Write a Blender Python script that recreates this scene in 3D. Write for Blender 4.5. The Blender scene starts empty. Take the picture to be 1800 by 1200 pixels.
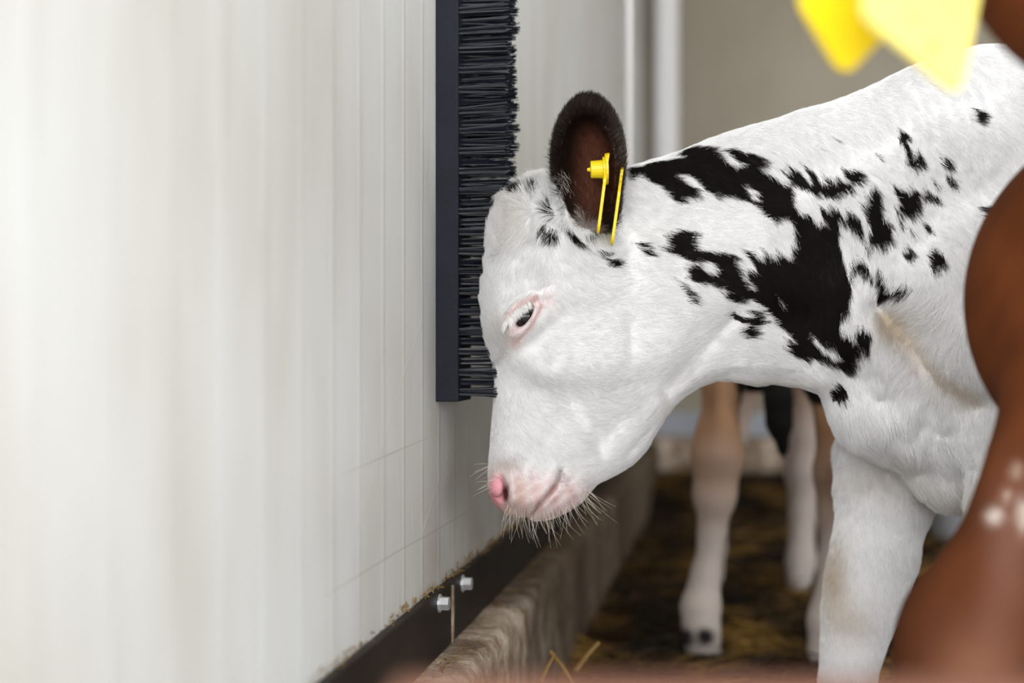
import bpy, math, random
import numpy as np
from mathutils import Vector

# ------------------------------------------------------------------ camera
scn = bpy.context.scene
C = scn.collection
CAMZ = 0.44                       # lens height above the straw
FPX = 2500.0                      # focal length in pixels of the 1800 px wide frame
HOR = 610.0
cam_d = bpy.data.cameras.new('camera')
cam = bpy.data.objects.new('camera', cam_d)
C.objects.link(cam)
cam.location = (0, 0, CAMZ)
cam.rotation_euler = (math.radians(90), 0, 0)
cam_d.sensor_width = 36.0
cam_d.lens = 50.0
cam_d.shift_y = 10.0 / 1800.0
cam_d.clip_start = 0.02
cam_d.dof.use_dof = True
cam_d.dof.focus_distance = 1.262
cam_d.dof.aperture_fstop = 2.7
scn.camera = cam

# ------------------------------------------------------------------ world and light
world = bpy.data.worlds.new('overcast_sky')
scn.world = world
world.use_nodes = True
wn = world.node_tree
wn.nodes['Background'].inputs[0].default_value = (0.955, 0.975, 1.0, 1)
wn.nodes['Background'].inputs[1].default_value = 3.7
sun_d = bpy.data.lights.new('low_daylight', 'SUN')          # hazy low daylight through the open front
sun_d.energy = 1.75
sun_d.angle = math.radians(38)
sun_d.color = (1.0, 0.985, 0.965)
sun = bpy.data.objects.new('low_daylight', sun_d)
C.objects.link(sun)
sun.rotation_euler = Vector((0.30, 0.92, -0.24)).to_track_quat('-Z', 'Y').to_euler()

vs = scn.view_settings
vs.view_transform = 'Standard'
vs.look = 'None'
vs.exposure = 0.09
vs.gamma = 1.0
vs.use_curve_mapping = False
cy = scn.cycles
cy.max_bounces = 6
cy.diffuse_bounces = 4
cy.glossy_bounces = 2
cy.transmission_bounces = 2
cy.transparent_max_bounces = 4
try:
    cy.use_denoising = True
except Exception:
    pass

R = random.Random(7)
NR = np.random.RandomState(11)
TH = math.radians(9.09)           # the left wall runs off to the right of the view axis

# ------------------------------------------------------------------ helpers
def lin(r, g, b):
    f = lambda c: (c / 255 / 12.92) if c / 255 <= 0.04045 else ((c / 255 + 0.055) / 1.055) ** 2.4
    return (f(r), f(g), f(b), 1)

def new_mat(name, col=(0.5, 0.5, 0.5, 1), rough=0.6, spec=0.4):
    m = bpy.data.materials.new(name)
    m.use_nodes = True
    b = m.node_tree.nodes['Principled BSDF']
    b.inputs['Base Color'].default_value = col
    b.inputs['Roughness'].default_value = rough
    b.inputs['Specular IOR Level'].default_value = spec
    return m, m.node_tree, b

def nd(t, kind, **kw):
    n = t.nodes.new(kind)
    for k, v in kw.items():
        setattr(n, k, v)
    return n

def ramp(t, stops):
    r = nd(t, 'ShaderNodeValToRGB')
    el = r.color_ramp.elements
    while len(el) < len(stops):
        el.new(0.5)
    for e, (p, c) in zip(el, stops):
        e.position = p
        e.color = c
    return r

def noise_mat(name, stops, scale=8, stretch=(1, 1, 1), detail=6, rough=0.7, spec=0.3, bump=0.0, bscale=None, bdist=0.002, rot=0.0):
    m, t, b = new_mat(name, rough=rough, spec=spec)
    tc = nd(t, 'ShaderNodeTexCoord')
    mp = nd(t, 'ShaderNodeMapping')
    mp.inputs['Scale'].default_value = stretch
    mp.inputs['Rotation'].default_value = (0, 0, rot)
    n = nd(t, 'ShaderNodeTexNoise')
    n.inputs['Scale'].default_value = scale
    n.inputs['Detail'].default_value = detail
    r = ramp(t, stops)
    t.links.new(tc.outputs['Object'], mp.inputs[0])
    t.links.new(mp.outputs[0], n.inputs['Vector'])
    t.links.new(n.outputs[0], r.inputs[0])
    t.links.new(r.outputs[0], b.inputs['Base Color'])
    if bump:
        n2 = nd(t, 'ShaderNodeTexNoise')
        n2.inputs['Scale'].default_value = bscale or scale * 3
        n2.inputs['Detail'].default_value = 6
        bp = nd(t, 'ShaderNodeBump')
        bp.inputs['Strength'].default_value = bump
        bp.inputs['Distance'].default_value = bdist
        t.links.new(mp.outputs[0], n2.inputs['Vector'])
        t.links.new(n2.outputs[0], bp.inputs['Height'])
        t.links.new(bp.outputs[0], b.inputs['Normal'])
    return m

def attr_mat(name, rough=0.75, spec=0.15, bump_scale=None, bump=0.0, stretch=(1, 1, 1), attr='coat'):
    m, t, b = new_mat(name, rough=rough, spec=spec)
    a = nd(t, 'ShaderNodeAttribute', attribute_name=attr)
    t.links.new(a.outputs['Color'], b.inputs['Base Color'])
    if bump:
        tc = nd(t, 'ShaderNodeTexCoord')
        mp = nd(t, 'ShaderNodeMapping')
        mp.inputs['Scale'].default_value = stretch
        n = nd(t, 'ShaderNodeTexNoise')
        n.inputs['Scale'].default_value = bump_scale
        n.inputs['Detail'].default_value = 4
        bp = nd(t, 'ShaderNodeBump')
        bp.inputs['Strength'].default_value = bump
        bp.inputs['Distance'].default_value = 0.001
        t.links.new(tc.outputs['Object'], mp.inputs[0])
        t.links.new(mp.outputs[0], n.inputs['Vector'])
        t.links.new(n.outputs[0], bp.inputs['Height'])
        t.links.new(bp.outputs[0], b.inputs['Normal'])
    return m

def mesh_obj(name, verts, faces, mat=None, parent=None, smooth=False):
    me = bpy.data.meshes.new(name)
    me.from_pydata([tuple(v) for v in verts], [], [tuple(f) for f in faces])
    me.validate()
    me.update()
    if mat:
        me.materials.append(mat)
    if smooth:
        me.polygons.foreach_set('use_smooth', [True] * len(me.polygons))
    o = bpy.data.objects.new(name, me)
    C.objects.link(o)
    if parent:
        o.parent = parent
    return o

def np_mesh(name, V, Q, mat, parent=None, col=None):
    """V (n,3), Q (m,4) arrays -> smooth mesh object with an optional point colour 'coat'"""
    me = bpy.data.meshes.new(name)
    me.vertices.add(len(V))
    me.vertices.foreach_set('co', np.asarray(V, np.float32).ravel())
    k = Q.shape[1]
    me.loops.add(len(Q) * k)
    me.loops.foreach_set('vertex_index', np.asarray(Q, np.int32).ravel())
    me.polygons.add(len(Q))
    me.polygons.foreach_set('loop_start', np.arange(0, len(Q) * k, k, dtype=np.int32))
    me.polygons.foreach_set('use_smooth', np.ones(len(Q), bool))
    me.update(calc_edges=True)
    if col is not None:
        at = me.attributes.new('coat', 'FLOAT_COLOR', 'POINT')
        cc = np.ones((len(V), 4), np.float32)
        cc[:, :3] = col
        at.data.foreach_set('color', cc.ravel())
    me.materials.append(mat)
    o = bpy.data.objects.new(name, me)
    C.objects.link(o)
    if parent:
        o.parent = parent
    return o

def empty(name, loc=(0, 0, 0), rz=0.0):
    o = bpy.data.objects.new(name, None)
    o.empty_display_size = 0.05
    C.objects.link(o)
    o.location = loc
    o.rotation_euler = (0, 0, rz)
    return o

def tag(o, label=None, cat=None, group=None, kind=None):
    if label: o['label'] = label
    if cat: o['category'] = cat
    if group: o['group'] = group
    if kind: o['kind'] = kind
    return o

def box_vf(x0, x1, y0, y1, z0, z1, bev=0.0):
    if bev <= 0:
        v = [(x, y, z) for x in (x0, x1) for y in (y0, y1) for z in (z0, z1)]
        f = [(0, 1, 3, 2), (4, 6, 7, 5), (0, 4, 5, 1), (2, 3, 7, 6), (0, 2, 6, 4), (1, 5, 7, 3)]
        return v, f
    import bmesh
    bm = bmesh.new()
    bmesh.ops.create_cube(bm, size=1.0)
    for w in bm.verts:
        w.co = ((x0 + x1) / 2 + w.co.x * (x1 - x0), (y0 + y1) / 2 + w.co.y * (y1 - y0), (z0 + z1) / 2 + w.co.z * (z1 - z0))
    bmesh.ops.bevel(bm, geom=list(bm.edges), offset=bev, segments=2, affect='EDGES', profile=0.5)
    bm.verts.index_update()
    v = [tuple(w.co) for w in bm.verts]
    f = [tuple(w.index for w in p.verts) for p in bm.faces]
    bm.free()
    return v, f

def wall_frame(o):
    """objects of the left wall: local x = away from the wall, y = along it"""
    o.rotation_euler = (0, 0, -TH)
    return o

def tube(points, radii, n=6, cap=True):
    """verts, faces of a tube along points"""
    pts = [Vector(p) for p in points]
    V, F = [], []
    up = Vector((0.13, 0.31, 0.94))
    for i, p in enumerate(pts):
        d = (pts[min(i + 1, len(pts) - 1)] - pts[max(i - 1, 0)]).normalized()
        a = d.cross(up)
        if a.length < 1e-3: a = d.cross(Vector((1, 0, 0)))
        a.normalize()
        b = d.cross(a)
        for k in range(n):
            an = 2 * math.pi * k / n
            V.append(p + radii[i] * (math.cos(an) * a + math.sin(an) * b))
    for i in range(len(pts) - 1):
        for k in range(n):
            F.append((i * n + k, i * n + (k + 1) % n, (i + 1) * n + (k + 1) % n, (i + 1) * n + k))
    if cap:
        F.append(tuple(range(n)))
        F.append(tuple(range((len(pts) - 1) * n, len(pts) * n))[::-1])
    return V, F

def P(px, py, d):
    """the point of the place seen at pixel (px, py), d metres in front of the lens"""
    return Vector(((px - 900) / FPX * d, d, CAMZ + (HOR - py) / FPX * d))

# ------------------------------------------------------------------ the pen: walls, roof, floor
WD = 0.278                        # lens to left wall
UB = 4.25                         # lens to back wall, along the left wall
ZB0, ZB1 = 0.158, 0.2175          # skirting board

def panel_mat(name, base, dirt, low, ribs=28.0):
    """off-white plastic cladding: faint vertical ribs, scratches, splashes of dirt low down"""
    m, t, b = new_mat(name, rough=0.42, spec=0.35)
    tc = nd(t, 'ShaderNodeTexCoord')
    mp = nd(t, 'ShaderNodeMapping'); mp.inputs['Scale'].default_value = (1, 1.6, 0.7)
    n1 = nd(t, 'ShaderNodeTexNoise'); n1.inputs['Scale'].default_value = 3.5; n1.inputs['Detail'].default_value = 8
    r1 = ramp(t, [(0.35, base), (0.72, dirt)])
    mps = nd(t, 'ShaderNodeMapping'); mps.inputs['Scale'].default_value = (1, 2.2, 0.6); mps.inputs['Rotation'].default_value = (0.03, 0, 0)
    n2 = nd(t, 'ShaderNodeTexNoise'); n2.inputs['Scale'].default_value = 7; n2.inputs['Detail'].default_value = 5
    r2 = ramp(t, [(0.44, (1, 1, 1, 1)), (0.62, (0.80, 0.76, 0.68, 1))])
    mix = nd(t, 'ShaderNodeMix', data_type='RGBA', blend_type='MULTIPLY'); mix.inputs[0].default_value = 0.3
    sep = nd(t, 'ShaderNodeSeparateXYZ')
    hr = nd(t, 'ShaderNodeMapRange'); hr.inputs[1].default_value = 0.20; hr.inputs[2].default_value = 0.52; hr.inputs[3].default_value = 1.0; hr.inputs[4].default_value = 0.0
    n3 = nd(t, 'ShaderNodeTexNoise'); n3.inputs['Scale'].default_value = 14; n3.inputs['Detail'].default_value = 7
    pw = nd(t, 'ShaderNodeMath', operation='MULTIPLY')
    gt = ramp(t, [(0.30, (0, 0, 0, 1)), (0.75, (0.6, 0.6, 0.6, 1))])
    mx2 = nd(t, 'ShaderNodeMix', data_type='RGBA')
    mx2.inputs[7].default_value = low
    # ribs
    wv = nd(t, 'ShaderNodeTexWave', wave_type='BANDS', bands_direction='Y', wave_profile='SIN')
    wv.inputs['Scale'].default_value = ribs / 6.283 * 1.0
    wv.inputs['Distortion'].default_value = 0.25
    rw = ramp(t, [(0.93, (0, 0, 0, 1)), (1.0, (1, 1, 1, 1))])
    # scratches
    mp3 = nd(t, 'ShaderNodeMapping'); mp3.inputs['Scale'].default_value = (1, 1, 0.06); mp3.inputs['Rotation'].default_value = (0.16, 0, 0)
    n4 = nd(t, 'ShaderNodeTexNoise'); n4.inputs['Scale'].default_value = 42; n4.inputs['Detail'].default_value = 1
    r4 = ramp(t, [(0.685, (0, 0, 0, 1)), (0.70, (1, 1, 1, 1)), (0.715, (0, 0, 0, 1))])
    add = nd(t, 'ShaderNodeMath', operation='ADD')
    bp = nd(t, 'ShaderNodeBump'); bp.inputs['Strength'].default_value = 0.35; bp.inputs['Distance'].default_value = 0.0015
    L = t.links.new
    L(tc.outputs['Object'], mp.inputs[0]); L(mp.outputs[0], n1.inputs['Vector']); L(n1.outputs[0], r1.inputs[0])
    L(tc.outputs['Object'], mps.inputs[0]); L(mps.outputs[0], n2.inputs['Vector']); L(n2.outputs[0], r2.inputs[0])
    L(r1.outputs[0], mix.inputs[6]); L(r2.outputs[0], mix.inputs[7])
    L(tc.outputs['Object'], sep.inputs[0]); L(sep.outputs[2], hr.inputs[0]); L(tc.outputs['Object'], n3.inputs['Vector'])
    hy = nd(t, 'ShaderNodeMapRange'); hy.inputs[1].default_value = 0.9; hy.inputs[2].default_value = 1.45; hy.inputs[3].default_value = 0.25; hy.inputs[4].default_value = 1.25   # more rubbing further into the pen
    L(sep.outputs[1], hy.inputs[0])
    hm = nd(t, 'ShaderNodeMath', operation='MULTIPLY'); L(hr.outputs[0], hm.inputs[0]); L(hy.outputs[0], hm.inputs[1])
    L(hm.outputs[0], pw.inputs[0]); L(n3.outputs[0], pw.inputs[1]); L(pw.outputs[0], gt.inputs[0])
    L(gt.outputs[0], mx2.inputs[0]); L(mix.outputs[2], mx2.inputs[6])
    L(mx2.outputs[2], b.inputs['Base Color'])
    L(tc.outputs['Object'], wv.inputs[0]); L(wv.outputs[1], rw.inputs[0])
    L(tc.outputs['Object'], mp3.inputs[0]); L(mp3.outputs[0], n4.inputs['Vector']); L(n4.outputs[0], r4.inputs[0])
    L(rw.outputs[0], add.inputs[0]); L(r4.outputs[0], add.inputs[1]); L(add.outputs[0], bp.inputs['Height'])
    L(bp.outputs[0], b.inputs['Normal'])
    return m

M_wall = panel_mat('off_white_panel', (0.72, 0.725, 0.705, 1), (0.64, 0.62, 0.57, 1), (0.42, 0.345, 0.26, 1))
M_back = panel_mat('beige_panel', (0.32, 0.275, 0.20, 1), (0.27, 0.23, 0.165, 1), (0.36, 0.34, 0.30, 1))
M_dark = noise_mat('dark_recycled_board', [(0.3, (0.012, 0.008, 0.006, 1)), (0.75, (0.034, 0.024, 0.019, 1))], scale=22, stretch=(1, 0.3, 1), rough=0.55, spec=0.25, bump=0.2, bscale=90)
def kerb_mat():
    """rough concrete: blotches on top, pale and dark vertical runs down the face, pitted relief"""
    m, t, b = new_mat('weathered_concrete', rough=0.88, spec=0.12)
    L = t.links.new
    tc = nd(t, 'ShaderNodeTexCoord')
    n1 = nd(t, 'ShaderNodeTexNoise'); n1.inputs['Scale'].default_value = 30; n1.inputs['Detail'].default_value = 9; n1.inputs['Roughness'].default_value = 0.65
    r1 = ramp(t, [(0.30, (0.20, 0.145, 0.10, 1)), (0.48, (0.46, 0.37, 0.29, 1)), (0.66, (0.78, 0.70, 0.61, 1))])
    mp = nd(t, 'ShaderNodeMapping'); mp.inputs['Scale'].default_value = (1, 1, 0.05)
    n2 = nd(t, 'ShaderNodeTexNoise'); n2.inputs['Scale'].default_value = 11; n2.inputs['Detail'].default_value = 4
    r2 = ramp(t, [(0.35, (0.50, 0.42, 0.34, 1)), (0.52, (0.9, 0.83, 0.74, 1)), (0.66, (1.5, 1.45, 1.38, 1))])
    mx = nd(t, 'ShaderNodeMix', data_type='RGBA', blend_type='MULTIPLY'); mx.inputs[0].default_value = 0.7
    n3 = nd(t, 'ShaderNodeTexNoise'); n3.inputs['Scale'].default_value = 130; n3.inputs['Detail'].default_value = 8
    bp = nd(t, 'ShaderNodeBump'); bp.inputs['Strength'].default_value = 1.0; bp.inputs['Distance'].default_value = 0.004
    L(tc.outputs['Object'], n1.inputs['Vector']); L(n1.outputs[0], r1.inputs[0])
    L(tc.outputs['Object'], mp.inputs[0]); L(mp.outputs[0], n2.inputs['Vector']); L(n2.outputs[0], r2.inputs[0])
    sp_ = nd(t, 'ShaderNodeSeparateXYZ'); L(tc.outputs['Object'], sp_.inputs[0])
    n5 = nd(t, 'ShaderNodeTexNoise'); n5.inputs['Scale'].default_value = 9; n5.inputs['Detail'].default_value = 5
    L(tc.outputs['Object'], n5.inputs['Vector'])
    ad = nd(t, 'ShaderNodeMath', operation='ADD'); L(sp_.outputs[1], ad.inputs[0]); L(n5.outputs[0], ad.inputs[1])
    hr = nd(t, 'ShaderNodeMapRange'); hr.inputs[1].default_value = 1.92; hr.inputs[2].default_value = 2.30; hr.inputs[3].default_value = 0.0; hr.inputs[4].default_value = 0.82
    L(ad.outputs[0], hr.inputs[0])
    mz_ = nd(t, 'ShaderNodeMix', data_type='RGBA'); mz_.inputs[7].default_value = (0.085, 0.058, 0.038, 1)      # soiling further in, its dark tone also painting in shade
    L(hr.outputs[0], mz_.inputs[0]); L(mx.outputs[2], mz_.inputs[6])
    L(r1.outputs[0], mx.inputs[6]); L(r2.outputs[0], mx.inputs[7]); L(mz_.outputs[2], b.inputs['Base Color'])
    L(tc.outputs['Object'], n3.inputs['Vector']); L(n3.outputs[0], bp.inputs['Height']); L(bp.outputs[0], b.inputs['Normal'])
    return m
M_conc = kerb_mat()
M_board2 = noise_mat('pale_blue_grey_board', [(0.3, (0.36, 0.38, 0.43, 1)), (0.8, (0.48, 0.50, 0.55, 1))], scale=6, rough=0.5)
M_steel, _t, _b = new_mat('zinc_bolt', (0.75, 0.76, 0.78, 1), 0.3); _b.inputs['Metallic'].default_value = 0.7
M_white, _t, _b = new_mat('white_plastic_pipe', (0.84, 0.83, 0.82, 1), 0.4)
M_grey, _t, _b = new_mat('greyed_plastic_pipe', (0.46, 0.445, 0.435, 1), 0.4)
M_roof = noise_mat('grey_roof_sheet', [(0.3, (0.30, 0.29, 0.27, 1)), (0.8, (0.38, 0.37, 0.35, 1))], scale=3, rough=0.7)
M_ground = noise_mat('trampled_bedding', [(0.30, (0.008, 0.005, 0.003, 1)), (0.5, (0.022, 0.012, 0.005, 1)), (0.75, (0.07, 0.04, 0.012, 1))], scale=11, detail=9, rough=0.9, spec=0.1, bump=0.8, bscale=45, bdist=0.01)

v, f = box_vf(-WD - 0.03, -WD, 0.28, UB, 0.10, 2.5)
tag(wall_frame(mesh_obj('wall_left', v, f, M_wall)), 'tall off-white plastic panel wall with faint vertical ribs', None, None, 'structure')
v, f = box_vf(-0.9, 3.4, UB, UB + 0.05, 0.0, 2.5)
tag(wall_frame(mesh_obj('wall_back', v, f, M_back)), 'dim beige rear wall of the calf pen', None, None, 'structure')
roof = wall_frame(empty('ceiling'))
tag(roof, 'grey sheet roof of the pen with a slot added to light the far wall', None, None, 'structure')
for u0, u1 in ((-1.3, 1.45), (1.75, UB + 0.4)):  # gap between the sheets is added to brighten the far wall
    v, f = box_vf(-0.9, 3.4, u0, u1, 2.5, 2.55)
    mesh_obj('roof_sheet', v, f, M_roof, roof)
v, f = box_vf(3.2, 3.25, 1.6, UB, 0.0, 2.5)
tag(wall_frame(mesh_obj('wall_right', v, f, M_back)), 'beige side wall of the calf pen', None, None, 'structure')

# floor with gentle lumps of bedding
def lump(x, y):
    t = min(1, max(0, (y - 3.35) / .65))
    return 0.080 * t * t * (3 - 2 * t) + 0.012 * math.sin(5.1 * x + 1.3) * math.sin(4.3 * y) + 0.006 * math.sin(17 * x + 3 * y) * math.sin(13 * y - 2 * x)
xs = [-1.2 + 0.05 * i for i in range(100)]
ys = [0.80 + 0.05 * i for i in range(84)]
v = [(x, y, lump(x, y) - 0.012) for y in ys for x in xs]
nx = len(xs)
f = [(j * nx + i, j * nx + i + 1, (j + 1) * nx + i + 1, (j + 1) * nx + i) for j in range(len(ys) - 1) for i in range(nx - 1)]
floor = mesh_obj('floor', v, f, M_ground, smooth=True)
tag(floor, 'dark trampled bedding floor of the pen', None, None, 'structure')

M_bounce = noise_mat('added_bounce_concrete', [(0.3, (0.50, 0.49, 0.46, 1)), (0.75, (0.60, 0.59, 0.56, 1))], scale=5, rough=0.85, spec=0.2, bump=.2, bscale=60)
v, f = box_vf(-2.5, 3.6, -5.0, 0.82, -0.06, 0.0)  # unseen pale floor, added to bounce light up onto the calf
tag(mesh_obj('floor_bounce', v, f, M_bounce), 'unseen pale concrete floor in front of the pen, added to bounce light', None, None, 'structure')
M_scr, _t, _b = new_mat('scuffed_plastic', (0.50, 0.47, 0.41, 1), 0.6)
def wall_uz(px, py):
    al = TH - math.atan((px - 900) / FPX); u = WD / math.tan(al)
    d = u * math.cos(TH) + WD * math.sin(TH)
    return u, CAMZ + (HOR - py) / FPX * d
for pts in (((567, 1050), (640, 1005), (697, 970), (760, 935), (830, 893)), ((612, 985), (645, 880), (672, 790), (700, 690), (742, 560)), ((735, 960), (760, 880), (790, 790)), ((600, 835), (680, 800), (750, 770))):
    V, F = [], []
    for i, q in enumerate(pts):
        u, z = wall_uz(*q); hw = 0.0005 if 0 < i < len(pts) - 1 else 0.0001
        V += [(-WD + .0002, u, z - hw), (-WD + .0002, u, z + hw), (-WD - .002, u, z + hw), (-WD - .002, u, z - hw)]
    for i in range(len(pts) - 1):
        for k in range(4): F.append((4 * i + k, 4 * i + (k + 1) % 4, 4 * i + 4 + (k + 1) % 4, 4 * i + 4 + k))
    sc = mesh_obj('scratch', V, F, M_scr)
    sc.parent = bpy.data.objects['wall_left']
# concrete kerb along the left wall, rough along its edge
def kerb(name, x0, x1, y0, y1, z1, n, seed):
    rr = random.Random(seed)
    prof_n = 8
    V, F = [], []
    for i in range(n + 1):
        y = y0 + (y1 - y0) * i / n
        j = lambda s: rr.uniform(-s, s) * .6
        chip = 0.004 * max(0, math.sin(y * 31 + seed) * math.sin(y * 71))
        pr = [(x0, z1 + j(.001)), (x0 + (x1 - x0) * .35, z1 + j(.002)), (x0 + (x1 - x0) * .75, z1 - .001 + j(.0025)),
              (x1 - .007 - chip, z1 - .002 + j(.002)), (x1 - .001 - chip * .5, z1 - .010 - chip + j(.003)),
              (x1, z1 - .03), (x1 + .002, z1 * .5), (x1 + .004, -.03)]
        V += [(px, y, pz) for px, pz in pr]
    for i in range(n):
        for k in range(prof_n - 1):
            a = i * prof_n + k
            F.append((a, a + 1, a + prof_n + 1, a + prof_n))
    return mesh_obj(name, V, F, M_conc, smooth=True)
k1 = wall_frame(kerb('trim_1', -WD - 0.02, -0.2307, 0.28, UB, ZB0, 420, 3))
tag(k1, 'rough concrete kerb running along the foot of the left wall', None, None, 'structure')
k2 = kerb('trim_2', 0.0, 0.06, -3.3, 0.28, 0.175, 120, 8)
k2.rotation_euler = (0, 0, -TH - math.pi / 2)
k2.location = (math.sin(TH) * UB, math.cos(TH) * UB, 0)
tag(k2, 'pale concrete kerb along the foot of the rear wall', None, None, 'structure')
v, f = box_vf(-0.3, 3.3, UB - 0.03, UB, 0.18, 0.245)
tag(wall_frame(mesh_obj('trim_3', v, f, M_board2)), 'pale blue-grey board at the foot of the rear wall', None, None, 'structure')

# dark skirting board in planks with bolts
bb = wall_frame(empty('baseboard_left'))
tag(bb, 'dark brown skirting board at the foot of the left wall', None, None, 'structure')
u_joint = (WD - 0.008) / math.tan(TH + math.atan(105 / FPX))
for (y0, y1) in ((0.28, u_joint - 0.003), (u_joint + 0.003, u_joint + 1.55), (u_joint + 1.556, UB - 0.03)):
    v, f = box_vf(-WD, -WD + 0.008, y0, y1, ZB0 + 0.001, ZB1, 0.0015)
    mesh_obj('plank', v, f, M_dark, bb)
v, f = box_vf(-WD, -WD + 0.0095, u_joint - 0.0028, u_joint + 0.0028, ZB0 + 0.001, ZB1 - 0.004)
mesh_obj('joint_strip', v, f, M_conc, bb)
for du in (-0.060, 0.050, -1.05, 1.50, 1.60):
    V, F = [], []
    cx, cyy, cz = -WD + 0.008, u_joint + du, ZB1 - 0.0105
    # washer disc and hexagonal head
    for (r, h0, h1, n) in ((0.0085, 0, 0.0015, 14), (0.0065, 0.0015, 0.0095, 6)):
        b0 = len(V)
        for h in (h0, h1):
            for k in range(n):
                a = 2 * math.pi * k / n
                V.append((cx + h, cyy + r * math.cos(a), cz + r * math.sin(a)))
        for k in range(n):
            F.append((b0 + k, b0 + (k + 1) % n, b0 + n + (k + 1) % n, b0 + n + k))
        F.append(tuple(b0 + n + k for k in range(n)))
    mesh_obj('bolt', V, F, M_steel, bb)

# pipes
def pipe(name, px, d, r, z0, z1, label, bracket_z, mat):
    p = P(px, 600, d)
    root = empty(name, (p.x, p.y, z0))
    v, f = tube([(0, 0, 0), (0, 0, z1 - z0)], [r, r], 20)
    mesh_obj('pipe_body', v, f, mat, root, smooth=True)
    for bz in bracket_z:
        v, f = tube([(0, 0, bz - z0 - 0.02), (0, 0, bz - z0 + 0.02)], [r * 1.12, r * 1.12], 20)
        mesh_obj('collar', v, f, mat, root, smooth=True)
    tag(root, label, 'pipe')
    return root
pipe('downpipe', 1172, 4.12, 0.037, 0.50, 2.5, 'thick white pipe running down the rear wall corner', (0.53, 1.75), M_white)
pipe('drop_pipe', 1105, 1.70, 0.0067, 0.50, 2.5, 'thin white pipe hanging down beside the brush', (0.53,), M_grey)

# ------------------------------------------------------------------ implicit bodies -> one continuous mesh
def surface_nets(F, X, Y, Z, smooth=2):
    S = F > 0
    c = np.zeros(tuple(n - 1 for n in F.shape), np.uint8)
    for i in (0, 1):
        for j in (0, 1):
            for k in (0, 1):
                c += S[i:S.shape[0] - 1 + i, j:S.shape[1] - 1 + j, k:S.shape[2] - 1 + k]
    idx = np.argwhere((c > 0) & (c < 8))
    vid = np.full(c.shape, -1, np.int32)
    vid[idx[:, 0], idx[:, 1], idx[:, 2]] = np.arange(len(idx))
    acc = np.zeros((len(idx), 3)); cnt = np.zeros(len(idx))
    corners = [(0, 0, 0), (1, 0, 0), (0, 1, 0), (1, 1, 0), (0, 0, 1), (1, 0, 1), (0, 1, 1), (1, 1, 1)]
    edges = [(a, b) for a in range(8) for b in range(a + 1, 8) if sum(x != y for x, y in zip(corners[a], corners[b])) == 1]
    for a, b in edges:
        ia = idx + corners[a]; ib = idx + corners[b]
        fa = F[ia[:, 0], ia[:, 1], ia[:, 2]].astype(float); fb = F[ib[:, 0], ib[:, 1], ib[:, 2]].astype(float)
        m = (fa > 0) != (fb > 0)
        t = np.where(m, fa / np.where(m, fa - fb, 1), 0)[:, None]
        pa = np.stack([X[ia[:, 0]], Y[ia[:, 1]], Z[ia[:, 2]]], 1); pb = np.stack([X[ib[:, 0]], Y[ib[:, 1]], Z[ib[:, 2]]], 1)
        acc += np.where(m[:, None], pa + t * (pb - pa), 0); cnt += m
    V = acc / cnt[:, None]
    Q = []
    for ax in range(3):
        o = [1, 2] if ax == 0 else ([2, 0] if ax == 1 else [0, 1])
        sl0 = [slice(1, -1)] * 3; sl1 = [slice(1, -1)] * 3
        sl0[ax] = slice(0, -1); sl1[ax] = slice(1, None)
        A = S[tuple(sl0)]; B = S[tuple(sl1)]
        for flip, m in ((False, A & ~B), (True, ~A & B)):
            e = np.argwhere(m)
            if not len(e): continue
            q = []
            for (du, dv) in ((0, 0), (1, 0), (1, 1), (0, 1)):
                g = e.copy(); g[:, o[0]] += du; g[:, o[1]] += dv
                q.append(vid[g[:, 0], g[:, 1], g[:, 2]])
            q = np.stack(q, 1)
            Q.append(q[:, ::-1] if flip else q)
    Q = np.concatenate(Q)
    for it in range(smooth):
        s = np.zeros_like(V); n = np.zeros(len(V))
        for k in range(4):
            a, b = Q[:, k], Q[:, (k + 1) % 4]
            for i in range(3):
                s[:, i] += np.bincount(a, V[b, i], len(V)) + np.bincount(b, V[a, i], len(V))
            n += np.bincount(a, minlength=len(V)) + np.bincount(b, minlength=len(V))
        V = V * 0.5 + 0.5 * s / n[:, None]
    return V, Q

def vnormals(V, Q):
    d1 = V[Q[:, 2]] - V[Q[:, 0]]; d2 = V[Q[:, 3]] - V[Q[:, 1]]
    fn = np.cross(d1, d2)
    N = np.zeros_like(V)
    for k in range(4):
        for i in range(3):
            N[:, i] += np.bincount(Q[:, k], fn[:, i], len(V))
    return N / (np.linalg.norm(N, axis=1)[:, None] + 1e-12), fn

def smax(a, b, k):
    h = np.clip(0.5 + 0.5 * (a - b) / k, 0, 1)
    return b + (a - b) * h + k * h * (1 - h)

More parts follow.
